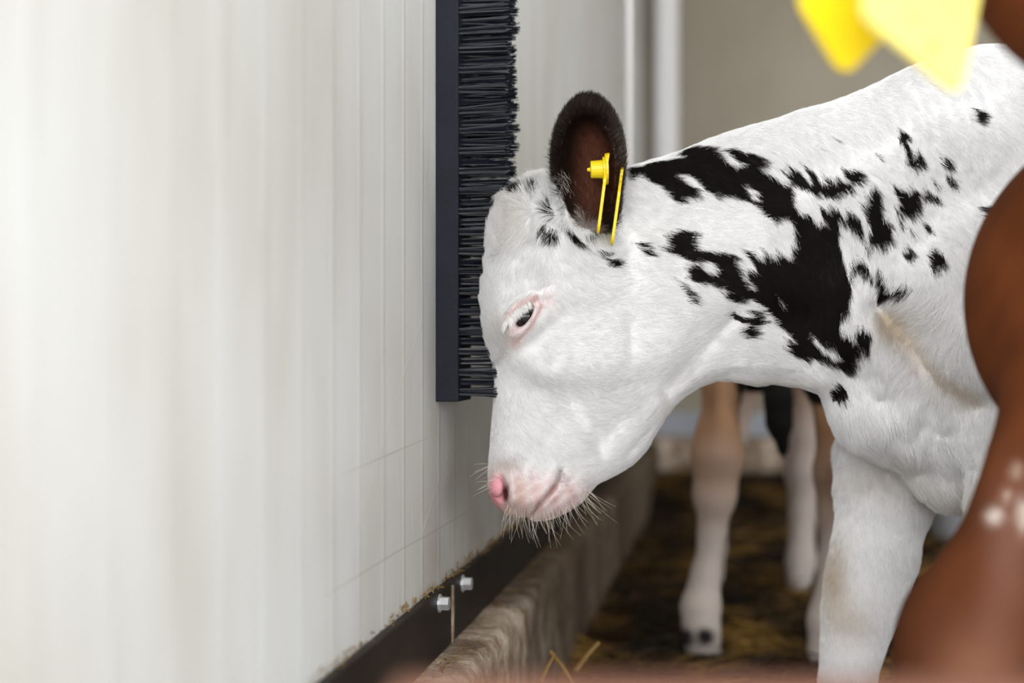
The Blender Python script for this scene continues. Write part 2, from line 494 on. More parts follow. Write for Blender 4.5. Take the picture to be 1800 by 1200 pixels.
class Field:
    """inside-positive distance field on a rectilinear grid"""
    def __init__(s, X, Y, Z, base=None):
        s.X, s.Y, s.Z = (np.asarray(q, np.float32) for q in (X, Y, Z))
        s.F = base if base is not None else np.full((len(X), len(Y), len(Z)), -0.2, np.float32)
    def _sl(s, lo, hi):
        r = []
        for ax, a in enumerate((s.X, s.Y, s.Z)):
            r.append(slice(max(0, np.searchsorted(a, lo[ax]) - 1), min(len(a), np.searchsorted(a, hi[ax]) + 1)))
        return tuple(r)
    def _grid(s, sl):
        return s.X[sl[0]][:, None, None], s.Y[sl[1]][None, :, None], s.Z[sl[2]][None, None, :]
    def _put(s, sl, g, k, sub):
        if sub: s.F[sl] = -smax(-s.F[sl], g, k)
        else: s.F[sl] = smax(s.F[sl], g, k)
    def cone(s, p, q, r0, r1, k=0.01, sub=False, sq=1.0):
        p = np.array(p, float); q = np.array(q, float); m = max(r0, r1) * max(1, 1 / sq) + k * 2 + 0.01
        sl = s._sl(np.minimum(p, q) - m, np.maximum(p, q) + m)
        x, y, z = s._grid(sl)
        d = q - p; L2 = (d * d).sum() + 1e-12
        t = np.clip(((x - p[0]) * d[0] + (y - p[1]) * d[1] + (z - p[2]) * d[2]) / L2, 0, 1)
        g = (r0 + (r1 - r0) * t) - np.sqrt((x - p[0] - t * d[0]) ** 2 + ((y - p[1] - t * d[1]) * sq) ** 2 + (z - p[2] - t * d[2]) ** 2)
        s._put(sl, g.astype(np.float32), k, sub)
    def chain(s, pts, k=0.012, sq=1.0):
        for a, b in zip(pts[:-1], pts[1:]):
            s.cone(a[:3], b[:3], a[3], b[3], k, False, sq)
    def ell(s, c, r, k=0.01, sub=False, axes=None):
        c = np.array(c, float); r = np.array(r, float); m = r.max() + 2 * k + 0.005
        sl = s._sl(c - m, c + m)
        x, y, z = s._grid(sl)
        x = x - c[0]; y = y - c[1]; z = z - c[2]
        A = np.eye(3) if axes is None else np.array(axes, float)
        u = [(A[i, 0] * x + A[i, 1] * y + A[i, 2] * z) / r[i] for i in range(3)]
        k0 = np.sqrt(u[0] ** 2 + u[1] ** 2 + u[2] ** 2)
        k1 = np.sqrt((u[0] / r[0]) ** 2 + (u[1] / r[1]) ** 2 + (u[2] / r[2]) ** 2) + 1e-9
        g = -(k0 * (k0 - 1) / k1)
        s._put(sl, g.astype(np.float32), k, sub)
    def mesh(s, smooth=2):
        return surface_nets(s.F, s.X, s.Y, s.Z, smooth)

def in_poly(x, y, poly):
    poly = np.asarray(poly, float); c = np.zeros(x.shape, bool)
    x0, x1, y0, y1 = poly[:, 0].min(), poly[:, 0].max(), poly[:, 1].min(), poly[:, 1].max()
    pre = np.where(((x >= x0) & (x <= x1) & (y >= y0) & (y <= y1)).ravel())[0]
    if not len(pre): return c
    xx = x.ravel()[pre]; yy = y.ravel()[pre]; cc = np.zeros(len(pre), bool)
    n = len(poly); j = n - 1
    for i in range(n):
        xi, yi = poly[i]; xj, yj = poly[j]
        if yi != yj:
            cc ^= ((yi > yy) != (yj > yy)) & (xx < (xj - xi) * (yy - yi) / (yj - yi) + xi)
        j = i
    c.ravel()[pre] = cc
    return c

def seg_dist(x, y, pts, closed=False):
    pts = np.asarray(pts, float); best = np.full(x.shape, 1e9); n = len(pts)
    for i in range(n if closed else n - 1):
        a = pts[i]; b = pts[(i + 1) % n]; d = b - a
        t = np.clip(((x - a[0]) * d[0] + (y - a[1]) * d[1]) / ((d * d).sum() + 1e-9), 0, 1)
        best = np.minimum(best, (x - a[0] - t * d[0]) ** 2 + (y - a[1] - t * d[1]) ** 2)
    return np.sqrt(best)

def catmull(pts, n=5):
    pts = [np.array(p, float) for p in pts]; out = []
    for i in range(len(pts) - 1):
        p0 = pts[max(i - 1, 0)]; p1 = pts[i]; p2 = pts[i + 1]; p3 = pts[min(i + 2, len(pts) - 1)]
        for t in np.arange(n) / n:
            out.append(0.5 * (2 * p1 + (p2 - p0) * t + (2 * p0 - 5 * p1 + 4 * p2 - p3) * t * t + (3 * p1 - p0 - 3 * p2 + p3) * t ** 3))
    out.append(pts[-1])
    return np.array(out)

def blend(x, y, ctrl, sig):
    """smooth interpolation of control rows (x, y, values...)"""
    num = 0; den = 1e-12
    nv = len(ctrl[0]) - 2
    num = [np.zeros(x.shape) for _ in range(nv)]; den = np.full(x.shape, 1e-30)
    for c in ctrl:
        d2 = ((x - c[0]) ** 2 + (y - c[1]) ** 2) / sig ** 2
        w = 1.0 / (d2 + 0.05) ** 2
        den = den + w
        for i in range(nv): num[i] += w * c[2 + i]
    return [n / den for n in num]

def wob(x, y, s):
    return (np.sin(x * .061 * s + 2.1 * np.sin(y * .043 * s)) + np.sin(y * .083 * s + 1.7 * np.sin(x * .057 * s + 1)) + .7 * np.sin((x + y) * .17 * s + np.sin(x * .13 * s))) / 2.7

# ------------------------------------------------------------------ the white calf with black patches
PXM = 1880.0                      # pixels per metre at the calf's mid plane (1.33 m)
DC = 1.33
def depth_mid(a):
    return DC + 0.26 * np.maximum(0, a - 0.30) ** 2 / (np.maximum(0, a - 0.30) + 0.12)
def L3(px, py, w):
    """calf-local point (along, lateral, height) that sits at this place of the side view"""
    a = (px - 900) / PXM
    s = 1.0
    for _ in range(4):
        ym = depth_mid(a * s); s = (ym + w) / ym
    return (a * s, w, CAMZ + (HOR - py) / PXM * s)
def to_view(V):
    ym = depth_mid(V[:, 0]); s = ym / (ym + V[:, 1])
    return 900 + PXM * V[:, 0] * s, HOR - PXM * (V[:, 2] - CAMZ) * s
def to_world(V):
    ym = depth_mid(V[:, 0]); s = ym / DC
    zs = CAMZ + (V[:, 2] - CAMZ) * s; k = np.clip(V[:, 2] / 0.25, 0, 1)
    return np.stack([V[:, 0] * s, ym + V[:, 1], V[:, 2] * (1 - k) + zs * k], 1)

outline = [(905, 331), (895, 340), (882, 351), (870, 374), (861, 400), (855, 440), (851, 478), (847, 512), (846, 542), (851, 587), (862, 630),
           (868, 660), (868, 700), (863, 762), (859, 817), (858, 850), (861, 872), (872, 889), (889, 902), (908, 908), (926, 908), (934, 913),
           (958, 914), (987, 904), (1017, 887), (1035, 867), (1048, 852), (1071, 839), (1108, 817), (1133, 792), (1154, 758), (1175, 726),
           (1200, 699), (1233, 678), (1271, 668), (1317, 674), (1363, 674), (1409, 681), (1436, 690), (1450, 703), (1461, 732), (1479, 762),
           (1508, 786), (1545, 808), (1580, 828), (1605, 855), (1630, 877), (1662, 891), (1700, 897), (1760, 893), (1850, 885), (2000, 885),
           (2200, 880), (2350, 850), (2480, 800), (2560, 720), (2600, 600), (2620, 450), (2610, 300), (2560, 190), (2450, 140), (2300, 130), (2100, 128),
           (1950, 115), (1850, 95), (1780, 85), (1725, 82), (1675, 93), (1625, 107), (1600, 118), (1562, 136), (1525, 154), (1487, 170), (1450, 183),
           (1412, 193), (1375, 206), (1350, 214), (1300, 228), (1250, 244), (1200, 265), (1150, 281), (1100, 296), (1060, 306), (1010, 312), (975, 310), (945, 312), (925, 320)]
outline = catmull(outline + [outline[0]], 4)

# half width (m) and how far in from the outline (px) it is reached
WIDTH = [(860, 400, .066, 42), (850, 520, .070, 40), (930, 330, .062, 40), (1000, 330, .060, 40), (920, 440, .073, 55), (915, 550, .078, 50), (960, 620, .066, 70), (1030, 480, .074, 80),
         (1050, 600, .068, 110), (1130, 600, .062, 130), (1150, 700, .046, 80), (870, 680, .040, 45), (930, 720, .046, 60), (1000, 740, .044, 90), (1080, 780, .036, 60),
         (870, 850, .037, 30), (910, 860, .043, 45), (950, 850, .043, 50), (990, 870, .037, 40), (1020, 870, .032, 35),
         (1100, 350, .056, 70), (1150, 480, .066, 130), (1250, 350, .058, 90), (1250, 480, .070, 150), (1230, 640, .048, 70), (1350, 300, .058, 90), (1380, 450, .076, 190), (1350, 620, .058, 90),
         (1500, 220, .060, 90), (1520, 400, .092, 220), (1500, 600, .092, 150), (1470, 720, .066, 50), (1560, 780, .072, 70), (1650, 850, .072, 70),
         (1650, 150, .060, 100), (1650, 300, .098, 180), (1680, 480, .130, 260), (1700, 620, .135, 240), (1700, 780, .105, 150),
         (1850, 200, .10, 150), (1850, 450, .16, 300), (1850, 750, .14, 220), (2150, 450, .19, 370), (2150, 200, .13, 200), (2150, 750, .17, 300), (2500, 450, .16, 280), (2500, 250, .13, 160)]

# folds and swellings of the side: (curve, half width px, height m)
RELIEF = [
    ([(985, 826), (981, 846), (966, 868), (948, 888), (930, 909)], 4.5, -.0065),      # mouth
    ([(992, 838), (978, 866), (956, 890)], 9, .0022),                                  # lower lip
    ([(975, 828), (962, 855), (940, 880)], 10, .0022),                                 # upper lip
    ([(903, 800), (898, 835), (905, 880)], 9, .0030),                                  # wing of the nostril
    ([(925, 812), (918, 850)], 8, -.0015),
    ([(892, 570), (899, 550), (914, 534), (936, 522)], 8, .0055),                      # upper lid
    ([(886, 556), (892, 536), (912, 519), (944, 509), (965, 500)], 4.5, -.0028),       # fold over the lid
    ([(900, 590), (918, 582), (936, 560), (946, 538)], 6, .0030),                      # lower lid
    ([(896, 612), (912, 616), (940, 606)], 12, -.0022),
    ([(880, 545), (876, 575)], 7, .0022),
    ([(905, 480), (945, 470)], 26, .0045),                                             # brow
    ([(975, 640), (1010, 720), (1040, 760)], 16, -.0030),
    ([(880, 640), (905, 690), (915, 740)], 22, -.0025),
    ([(1000, 655), (1080, 640)], 45, .004),                                            # cheek muscle
    ([(1055, 790), (1090, 745), (1135, 700)], 13, -.0026),
    ([(1080, 800), (1120, 752), (1160, 705)], 10, .0014),
    ([(1100, 800), (1140, 755)], 5, -.0022),
    ([(1170, 690), (1215, 640), (1262, 592), (1290, 560)], 16, -.0065),                # throat groove
    ([(1190, 690), (1235, 655), (1300, 640)], 9, .0028),
    ([(1205, 600), (1225, 560)], 28, .0030),
    ([(1280, 655), (1340, 660), (1400, 668)], 7, -.0022),
    ([(1330, 640), (1390, 645), (1440, 665)], 7, .0020),
    ([(987, 388), (1000, 400), (1018, 421), (1035, 434), (1062, 443)], 7, .0055),       # fold below the ear
    ([(984, 398), (1000, 417), (1020, 434), (1045, 447)], 4, -.0030),
    ([(925, 360), (927, 400), (915, 440)], 9, .0025),
    ([(940, 350), (945, 400)], 8, -.0025),
    # shoulder and brisket
    ([(1545, 545), (1580, 575), (1620, 625), (1665, 665), (1715, 700)], 28, -.010),    # groove before the shoulder
    ([(1600, 520), (1650, 560), (1690, 620), (1720, 660)], 42, .009),
    ([(1555, 650), (1580, 715)], 48, .006),
    ([(1545, 700), (1560, 745), (1585, 765)], 12, -.0035),
    ([(1500, 735), (1540, 750)], 34, .004),
    ([(1585, 790), (1640, 800)], 30, .004),
    ([(1612, 745), (1625, 790), (1650, 840)], 12, -.0055),
    ([(1665, 770), (1700, 830)], 20, -.009),
    ([(1640, 850), (1665, 875)], 19, .003),
    ([(1650, 770), (1690, 815), (1712, 835)], 6, .006),
    ([(1470, 520), (1500, 600)], 40, .006),
    ([(1540, 500), (1552, 540)], 14, -.006),
]
for i in range(9):      # creases of loose skin over the withers
    x0 = 1530 + 24 * i
    RELIEF.append(([(x0 - 14, 150 - 7 * i + (i % 3) * 9), (x0 + 8, 200 - 4 * i), (x0 + 30, 262 + (i % 2) * 30)], 4.0, -.0008))
    RELIEF.append(([(x0 - 2, 150 - 7 * i + (i % 3) * 9), (x0 + 20, 200 - 4 * i), (x0 + 42, 262 + (i % 2) * 30)], 8, .0008))

STEP = 0.0023
ga = np.concatenate([np.arange(-0.045, 0.500, STEP), np.arange(0.502, 0.95, 0.008)])
gw = np.concatenate([np.arange(-0.215, 0.010, STEP), np.arange(0.012, 0.215, 0.006)])
gb = np.concatenate([np.arange(-0.012, 0.275, 0.004), np.arange(0.277, 0.74, STEP)])
def refine(g, spans, st):
    for lo, hi in spans:
        g = np.concatenate([g[g < lo - st * .6], np.arange(lo, hi, st), g[g > hi + st * .6]])
    return g
ga = refine(ga, [(-.030, .040)], .0012); gb = refine(gb, [(.290, .330), (.452, .488)], .0012); gw = refine(gw, [(-.092, -.064), (-.048, -.020)], .0012)
A2, B2 = np.meshgrid(ga, gb, indexing='ij')
pxm = 900 + PXM * A2; pym = HOR - PXM * (B2 - CAMZ)
dist = seg_dist(pxm, pym, outline, False)
dist = np.where(in_poly(pxm, pym, outline), dist, -dist)
Wm, Rm = blend(pxm, pym, WIDTH, 60.0)
tt = np.clip(dist / Rm, -1, 1)
T2 = Wm ** 2 * np.where(tt > 0, tt * (2 - tt), 2 * tt)
T = np.sqrt(np.maximum(T2, 0))
vs_ = DC / (DC - T * 0.95)
pxv = 900 + (pxm - 900) * vs_; pyv = HOR + (pym - HOR) * vs_
rel = np.zeros_like(T)
for pts, hw, h in RELIEF:
    rel += h * np.exp(-(seg_dist(pxv, pyv, catmull(pts, 4)) / hw) ** 2)
fade = np.clip(dist / 16.0, 0, 1)
T2 = np.where(T2 > 0, np.maximum(T + rel * fade * fade * (3 - 2 * fade), 0.002) ** 2, T2)
gx = np.gradient(T2, ga, axis=0); gz = np.gradient(T2, gb, axis=1)
g2 = (gx * gx + gz * gz).astype(np.float32)
ww = gw.astype(np.float32)[None, :, None]
base = (T2.astype(np.float32)[:, None, :] - ww * ww) / (np.sqrt(g2[:, None, :] + 4 * ww * ww) + 2e-3)
np.clip(base, -0.2, 0.2, out=base)
fld = Field(ga, gw, gb, base)

def leg(pts, w, k=0.02):
    fld.chain([L3(x, y, w + dw) + (r / PXM * (DC + w) / DC,) for (x, y, r, dw) in pts], k)
# far foreleg, near foreleg, hind legs
leg([(1590, 690, 80, 0), (1560, 800, 76, 0), (1553, 875, 74, 0), (1537, 973, 68, 0), (1521, 1038, 64, 0), (1508, 1090, 55, 0), (1496, 1150, 45, 0), (1488, 1210, 41, 0), (1480, 1300, 43, 0), (1472, 1360, 40, 0)], 0.078)
leg([(1800, 640, 120, .02), (1806, 760, 92, .01), (1798, 880, 78, 0), (1790, 980, 66, 0), (1786, 1060, 62, 0), (1790, 1110, 50, 0), (1796, 1180, 42, 0), (1800, 1310, 44, 0), (1796, 1380, 40, 0)], -0.098)
for w in (-0.10, 0.10):
    leg([(2480, 500, 190, -w * .3), (2440, 760, 120, 0), (2480, 900, 80, 0), (2540, 1010, 62, 0), (2520, 1160, 44, 0), (2500, 1300, 46, 0), (2480, 1370, 40, 0)], w)
fld.chain([L3(2590, 230, 0) + (.030,), L3(2640, 330, 0) + (.020,), L3(2650, 600, 0) + (.013,), L3(2645, 800, 0) + (.026,), L3(2645, 960, 0) + (.006,)], .012)   # tail
# hooves reach the straw
def hoof(px, w, sc=1.0):
    a, _, _ = L3(px, 1380, w)
    for s in (-1, 1):
        fld.cone((a + .004, w + s * .011, .055), (a - .016, w + s * .013, .004), .017 * sc, .021 * sc, .006)
for px, w in ((1470, .078), (1794, -.098), (2476, -.10), (2476, .10)): hoof(px, w)

# ear: a leaf-shaped cup opening towards the viewer
EW = -0.088
ec = np.array(L3(1034, 288, EW)); et = np.array(L3(1036, 168, EW - .012)); eb = np.array(L3(1036, 408, EW + .02))
e_up = (et - eb) / np.linalg.norm(et - eb)
e_n = np.array([-0.30, -0.95, 0.0]); e_n -= e_up * (e_n @ e_up); e_n /= np.linalg.norm(e_n)
e_s = np.cross(e_up, e_n)
EAX = np.stack([e_s, e_n, e_up])
EK = 1 / PXM * (DC + EW) / DC
# solid leaf, then hollow
fld.ell(ec, (57 * EK, .026, 112 * EK), .004, axes=EAX)
fld.cone(eb + e_up * .020, np.array(L3(1046, 436, -.055)), .020, .024, .014)
fld.ell(ec + e_n * .019 + e_s * .0015 - e_up * .006, (52 * EK, .029, 104 * EK), .003, sub=True, axes=EAX)
# far ear, mostly behind the head
EAX2 = EAX * np.array([[1, -1, 1]] * 3)
ec2 = np.array(L3(1010, 330, .075))
fld.ell(ec2, (46 * EK, .022, 80 * EK), .004, axes=EAX2)
fld.cone(np.array(L3(1020, 380, .07)), np.array(L3(1040, 440, .045)), .02, .024, .014)

# nostril and eye slit
nw = -0.0385
fld.ell(L3(878, 860, nw), (.0080, .013, .0140), .0025, sub=True, axes=[[.95, .3, .1], [-.3, .95, 0], [-.1, 0, 1]])
fld.ell(L3(872, 855, nw + .006), (.0062, .0115, .0098), .0012, axes=[[.95, .3, .1], [-.3, .95, 0], [-.1, 0, 1]])
sl_ = np.array([math.cos(math.radians(54)), 0, math.sin(math.radians(54))])
sn_ = np.array([-sl_[2], 0, sl_[0]])
ew_s = -0.0795
eye_c = np.array(L3(922, 556, ew_s))
fld.ell(eye_c, (.0118, .0050, .012), .0014, sub=True, axes=[sl_, sn_, [0, 1, 0]])

Vl, Q = fld.mesh(2)
del fld, base
print('calf verts', len(Vl))
Vx, Vy = to_view(Vl)
Vw = to_world(Vl)
Vn, fnrm = vnormals(Vw, Q)

# ---- coat map
BLACK = [
    [(1092, 300), (1111, 297), (1140, 288), (1179, 281), (1197, 279), (1179, 275), (1191, 269), (1213, 262), (1236, 260), (1251, 265), (1267, 279), (1284, 292), (1292, 289), (1305, 286),
     (1292, 281), (1278, 271), (1265, 263), (1277, 260), (1300, 265), (1324, 271), (1343, 275), (1339, 283), (1343, 291), (1325, 293), (1344, 300), (1360, 309), (1371, 321), (1375, 325),
     (1380, 319), (1377, 305), (1361, 291), (1380, 300), (1383, 288), (1396, 293), (1407, 305), (1421, 321), (1424, 312), (1413, 297), (1405, 285), (1420, 292), (1433, 304), (1435, 312),
     (1444, 319), (1452, 316), (1439, 301), (1455, 308), (1469, 315), (1468, 307), (1479, 315), (1487, 324), (1487, 312), (1475, 291), (1489, 297), (1504, 296), (1511, 305), (1513, 320),
     (1496, 319), (1496, 336), (1487, 331), (1467, 344), (1457, 344), (1441, 336), (1435, 343), (1420, 332), (1385, 321), (1393, 336), (1392, 360), (1401, 372), (1396, 384), (1383, 379),
     (1367, 381), (1356, 391), (1340, 381), (1327, 367), (1311, 353), (1299, 345), (1280, 344), (1261, 339), (1253, 344), (1240, 334), (1224, 331), (1222, 336), (1224, 343), (1207, 345),
     (1196, 345), (1201, 360), (1173, 345), (1165, 333), (1144, 319), (1131, 315), (1112, 305), (1107, 312), (1095, 317)],
    [(1393, 373), (1401, 372), (1420, 375), (1436, 388), (1448, 388), (1440, 365), (1436, 355), (1453, 367), (1457, 357), (1472, 364), (1483, 380), (1484, 363), (1496, 369), (1505, 375),
     (1513, 390), (1519, 403), (1517, 413), (1507, 405), (1493, 395), (1476, 383), (1472, 388), (1476, 403), (1471, 407), (1477, 436), (1483, 463), (1491, 489), (1493, 465), (1501, 451),
     (1511, 447), (1520, 457), (1529, 472), (1540, 495), (1524, 481), (1501, 472), (1495, 487), (1496, 508), (1492, 533), (1492, 544), (1477, 552), (1479, 576), (1495, 588), (1504, 595),
     (1500, 572), (1515, 571), (1531, 577), (1528, 589), (1532, 596), (1527, 615), (1512, 609), (1499, 625), (1500, 640), (1488, 651), (1473, 640), (1453, 632), (1437, 631), (1421, 624),
     (1415, 632), (1395, 624), (1375, 615), (1376, 603), (1377, 592), (1391, 596), (1381, 581), (1371, 575), (1357, 567), (1344, 549), (1327, 532), (1315, 525), (1305, 523), (1295, 535),
     (1280, 527), (1265, 520), (1263, 515), (1267, 508), (1277, 508), (1256, 500), (1249, 501), (1236, 493), (1227, 497), (1212, 492), (1197, 488), (1207, 483), (1201, 472), (1208, 464),
     (1219, 460), (1200, 456), (1191, 451), (1184, 445), (1172, 445), (1160, 439), (1156, 432), (1172, 429), (1165, 413), (1184, 405), (1191, 401), (1208, 405), (1220, 411), (1215, 427),
     (1221, 439), (1244, 441), (1255, 439), (1268, 444), (1281, 441), (1292, 455), (1288, 460), (1291, 465), (1299, 481), (1307, 499), (1315, 511), (1317, 501), (1305, 485), (1304, 472),
     (1327, 471), (1311, 451), (1296, 435), (1313, 439), (1323, 448), (1327, 443), (1340, 451), (1335, 433), (1353, 444), (1363, 449), (1364, 436), (1377, 445), (1384, 449), (1392, 427),
     (1404, 420), (1392, 407), (1397, 397), (1387, 383)],
    [(1541, 465), (1551, 476), (1560, 491), (1573, 503), (1587, 496), (1600, 503), (1609, 511), (1600, 515), (1568, 517), (1551, 531), (1547, 535), (1545, 520), (1549, 513), (1547, 500), (1541, 481)],
    [(1534, 319), (1542, 331), (1547, 359), (1546, 373), (1560, 382), (1564, 384), (1563, 400), (1568, 419), (1556, 426), (1548, 430), (1535, 426), (1525, 427), (1524, 410), (1530, 395), (1520, 380), (1512, 362), (1506, 350), (1521, 358), (1519, 333), (1526, 340)],
    [(1519, 428), (1524, 422), (1525, 440), (1521, 441)],
    [(1565, 314), (1576, 328), (1582, 324), (1590, 333), (1604, 321), (1616, 340), (1613, 354), (1617, 366), (1604, 380), (1592, 373), (1581, 375), (1571, 366), (1575, 349), (1569, 335)],
    [(1617, 342), (1625, 326), (1651, 345), (1648, 352), (1630, 349)],
    [(1578, 223), (1600, 237), (1599, 244), (1592, 247), (1602, 261), (1604, 277), (1609, 268), (1613, 256), (1623, 277), (1620, 291), (1613, 286), (1604, 297), (1595, 286), (1584, 275), (1595, 279), (1588, 254), (1579, 244)],
    [(1653, 268), (1669, 277), (1672, 293), (1660, 296), (1653, 289)], [(1660, 303), (1674, 307), (1679, 321), (1665, 324), (1660, 314)],
    [(1632, 310), (1651, 319), (1646, 326)], [(1616, 384), (1632, 394), (1641, 410), (1625, 405)], [(1578, 380), (1586, 387), (1585, 398), (1579, 391)], [(1592, 401), (1606, 403), (1602, 410)],
    [(1583, 440), (1595, 426), (1606, 443), (1602, 459), (1590, 454)], [(1630, 447), (1639, 433), (1660, 447), (1662, 461), (1651, 468), (1637, 475), (1630, 459)],
    [(1714, 361), (1744, 361), (1763, 368), (1772, 390), (1746, 398), (1730, 394), (1725, 377)], [(1702, 187), (1716, 191), (1726, 200), (1725, 220), (1705, 210)],
    [(1541, 268), (1547, 284), (1537, 272)], [(1458, 237), (1472, 245), (1464, 243)], [(1425, 256), (1439, 257), (1431, 259)],
    [(1272, 553), (1284, 547), (1304, 557), (1317, 557), (1308, 543), (1328, 545), (1340, 567), (1325, 573), (1321, 577), (1329, 588), (1317, 595), (1305, 595), (1297, 584), (1311, 572), (1297, 563), (1284, 561)],
    [(1450, 680), (1462, 668), (1466, 663), (1480, 672), (1488, 684), (1486, 696), (1474, 701), (1460, 699)],
    [(1185, 487), (1197, 497), (1215, 517), (1219, 535), (1208, 531), (1200, 513)],
    [(1114, 426), (1131, 425), (1137, 432), (1122, 435)], [(1125, 437), (1137, 437), (1148, 450), (1131, 447)],
    [(947, 397), (960, 395), (982, 407), (977, 423), (967, 418), (953, 410)], [(1057, 452), (1087, 458), (1093, 468), (1073, 470), (1063, 463)],
    [(987, 387), (1000, 397), (1018, 420), (1032, 433), (1022, 430), (1007, 422), (997, 405)], [(960, 367), (967, 357), (978, 385), (967, 378)], [(1048, 438), (1070, 438), (1068, 445), (1053, 445)],
    [(900, 334), (913, 324), (924, 324), (917, 338), (920, 352), (912, 343), (902, 342)], [(953, 323), (940, 342), (932, 353), (927, 343), (935, 330)],
]
WHITE = [
    [(1181, 304), (1207, 306), (1225, 321), (1236, 333), (1224, 331), (1205, 322), (1190, 313)], [(1304, 324), (1317, 326), (1327, 335), (1323, 339), (1328, 348), (1313, 346), (1309, 336)],
    [(1220, 461), (1227, 455), (1241, 456), (1255, 465), (1251, 476), (1241, 479), (1231, 471)], [(1363, 515), (1369, 519), (1376, 532), (1371, 532)],
    [(1420, 593), (1424, 585), (1436, 595), (1448, 603), (1456, 600), (1468, 607), (1473, 619), (1459, 619), (1443, 611)],
]
BODY_BLACK = [[(2000, 90), (2150, 90), (2250, 330), (2180, 520), (2060, 430), (1990, 260)], [(2380, 90), (2560, 120), (2640, 400), (2520, 560), (2420, 330)]]
EAR_POLY = catmull([(1030, 166), (1010, 176), (990, 205), (976, 240), (973, 285), (982, 330), (1000, 372), (1025, 400), (1060, 408), (1082, 380), (1094, 330), (1094, 280), (1084, 225), (1066, 182), (1048, 168), (1030, 166)], 4)

def coat(x, y, V, jit=0.0):
    """colour, hair length factor and lift for points in side-view coordinates"""
    n = len(x)
    xj = x + jit * NR.randn(n); yj = y + jit * NR.randn(n)
    blk = np.zeros(n, bool)
    for p in BLACK + BODY_BLACK: blk |= in_poly(xj, yj, p)
    for p in WHITE: blk &= ~in_poly(xj, yj, p)
    ear = in_poly(x, y, EAR_POLY) & (V[:, 1] < -0.066)
    blk &= ~ear
    blk &= ~(y > 1240)
    col = np.empty((n, 3)); col[:] = (0.93, 0.925, 0.925)
    # cream staining: brisket, knee, poll; armpit crease is thin-hair colour plus painted shade
    def soft(cx, cyy, rx, ry): return np.exp(-(((x - cx) / rx) ** 2 + ((y - cyy) / ry) ** 2))
    cream = np.clip(0.6 * soft(1575, 565, 40, 30) + 0.75 * np.exp(-(seg_dist(x, y, [(1560, 560), (1600, 600), (1640, 640), (1705, 690)]) / 20) ** 2) + .5 * soft(1670, 870, 60, 26) + .9 * soft(1465, 1010, 26, 70) + .5 * soft(1500, 1090, 40, 40)
                    + .35 * soft(900, 380, 30, 50) + .3 * soft(880, 580, 18, 30) + .35 * soft(1330, 672, 90, 9) + .3 * soft(1170, 745, 20, 40) + .35 * soft(1550, 830, 60, 40), 0, 1)[:, None]
    col = col * (1 - cream) + cream * np.array([0.60, 0.50, 0.39])
    # pink skin: muzzle, lids, lower lip
    pk = np.zeros(n)
    mz = np.clip((y - (806 + 0.10 * np.abs(x - 880))) / 45.0, 0, 1) * np.clip((1048 - x - (850 - y) * .3) / 45.0, 0, 1) * (x < 1075) * (y > 780)
    pk = np.maximum(pk, 0.95 * mz * (0.75 + 0.25 * np.sin(x * .21 + y * .13) * np.sin(y * .17)))
    pk = np.maximum(pk, 0.95 * np.exp(-((seg_dist(x, y, [(898, 550), (914, 533), (942, 520), (951, 538), (932, 574), (908, 600)]) / 5) ** 2)))
    pk = np.maximum(pk, 0.75 * np.exp(-(seg_dist(x, y, [(893, 566), (899, 551), (910, 539), (932, 526)]) / 6) ** 2))
    pk = np.maximum(pk, 0.75 * soft(905, 600, 13, 13)); pk = np.maximum(pk, 0.45 * soft(962, 527, 14, 18))
    pk = np.maximum(pk, .35 * soft(1610, 650, 14, 10))
    pk = np.maximum(pk, 0.7 * np.exp(-(seg_dist(x, y, [(907, 578), (937, 531)]) / 13) ** 4))
    near = (V[:, 1] < 0.03)
    pk = pk * near
    col = col * (1 - pk[:, None]) + pk[:, None] * np.array([0.62, 0.41, 0.39])
    tan = 0.5 * (soft(905, 890, 26, 16) + soft(890, 815, 22, 14) + .8 * soft(915, 860, 12, 30))[:, None]
    col = col * (1 - np.clip(tan, 0, .55)) + np.clip(tan, 0, .55) * np.array([0.50, 0.34, 0.27])
    # nostril and mouth line, lips
    ns = np.clip(1.6 * np.exp(-(((x - 873) / 15.0) ** 2 + ((y - 866) / 29.0) ** 2) ** 1.5), 0, 1)[:, None]
    col = col * (1 - ns) + ns * np.array([0.80, 0.36, 0.40])
    nh = np.clip(1.5 * np.exp(-(((x - 889) / 5.0) ** 2 + ((y - 868) / 14.0) ** 2)), 0, 1)[:, None]  # dark crescent in the nostril: cavity shade painted into the skin colour
    col = col * (1 - nh) + nh * np.array([0.10, 0.03, 0.03])
    ml = np.exp(-(seg_dist(x, y, catmull([(985, 828), (981, 846), (966, 868), (948, 888), (932, 906)], 4)) / 3.2) ** 2)[:, None] * 0.8
    col = col * (1 - ml) + ml * np.array([0.24, 0.12, 0.10])
    eb_ = np.exp(-(seg_dist(x, y, [(913, 569), (933, 540)]) / 6.0) ** 4)[:, None]
    col = col * (1 - eb_) + eb_ * np.array([0.10, 0.05, 0.05])
    blkcol = np.array([0.0062, 0.0045, 0.0045]) + np.abs(NR.randn(n, 1)) * 0.003 * np.array([1, .75, .7])
    col = np.where(blk[:, None], blkcol, col)
    # ear: dark outside, brown bare skin in the cup
    pe = V - ec; u = pe @ EAX.T
    q = ((u[:, 0] - .0015) / (51 * EK)) ** 2 + ((u[:, 2] + .006) / (102 * EK)) ** 2
    inner = ear & (q < 1.0) & (u[:, 1] < .022)
    ecol = np.array([0.016, 0.011, 0.009]) + np.abs(NR.randn(n, 1)) ** 2 * 0.012 * np.array([1.2, .85, .7])
    rim = np.clip((x - 1062) / 25, 0, 1)[:, None]
    ecol = ecol * (1 - rim) + rim * (np.array([0.030, 0.020, 0.015]) + np.abs(NR.randn(n, 1)) ** 2 * 0.05 * np.array([1, .82, .7]))
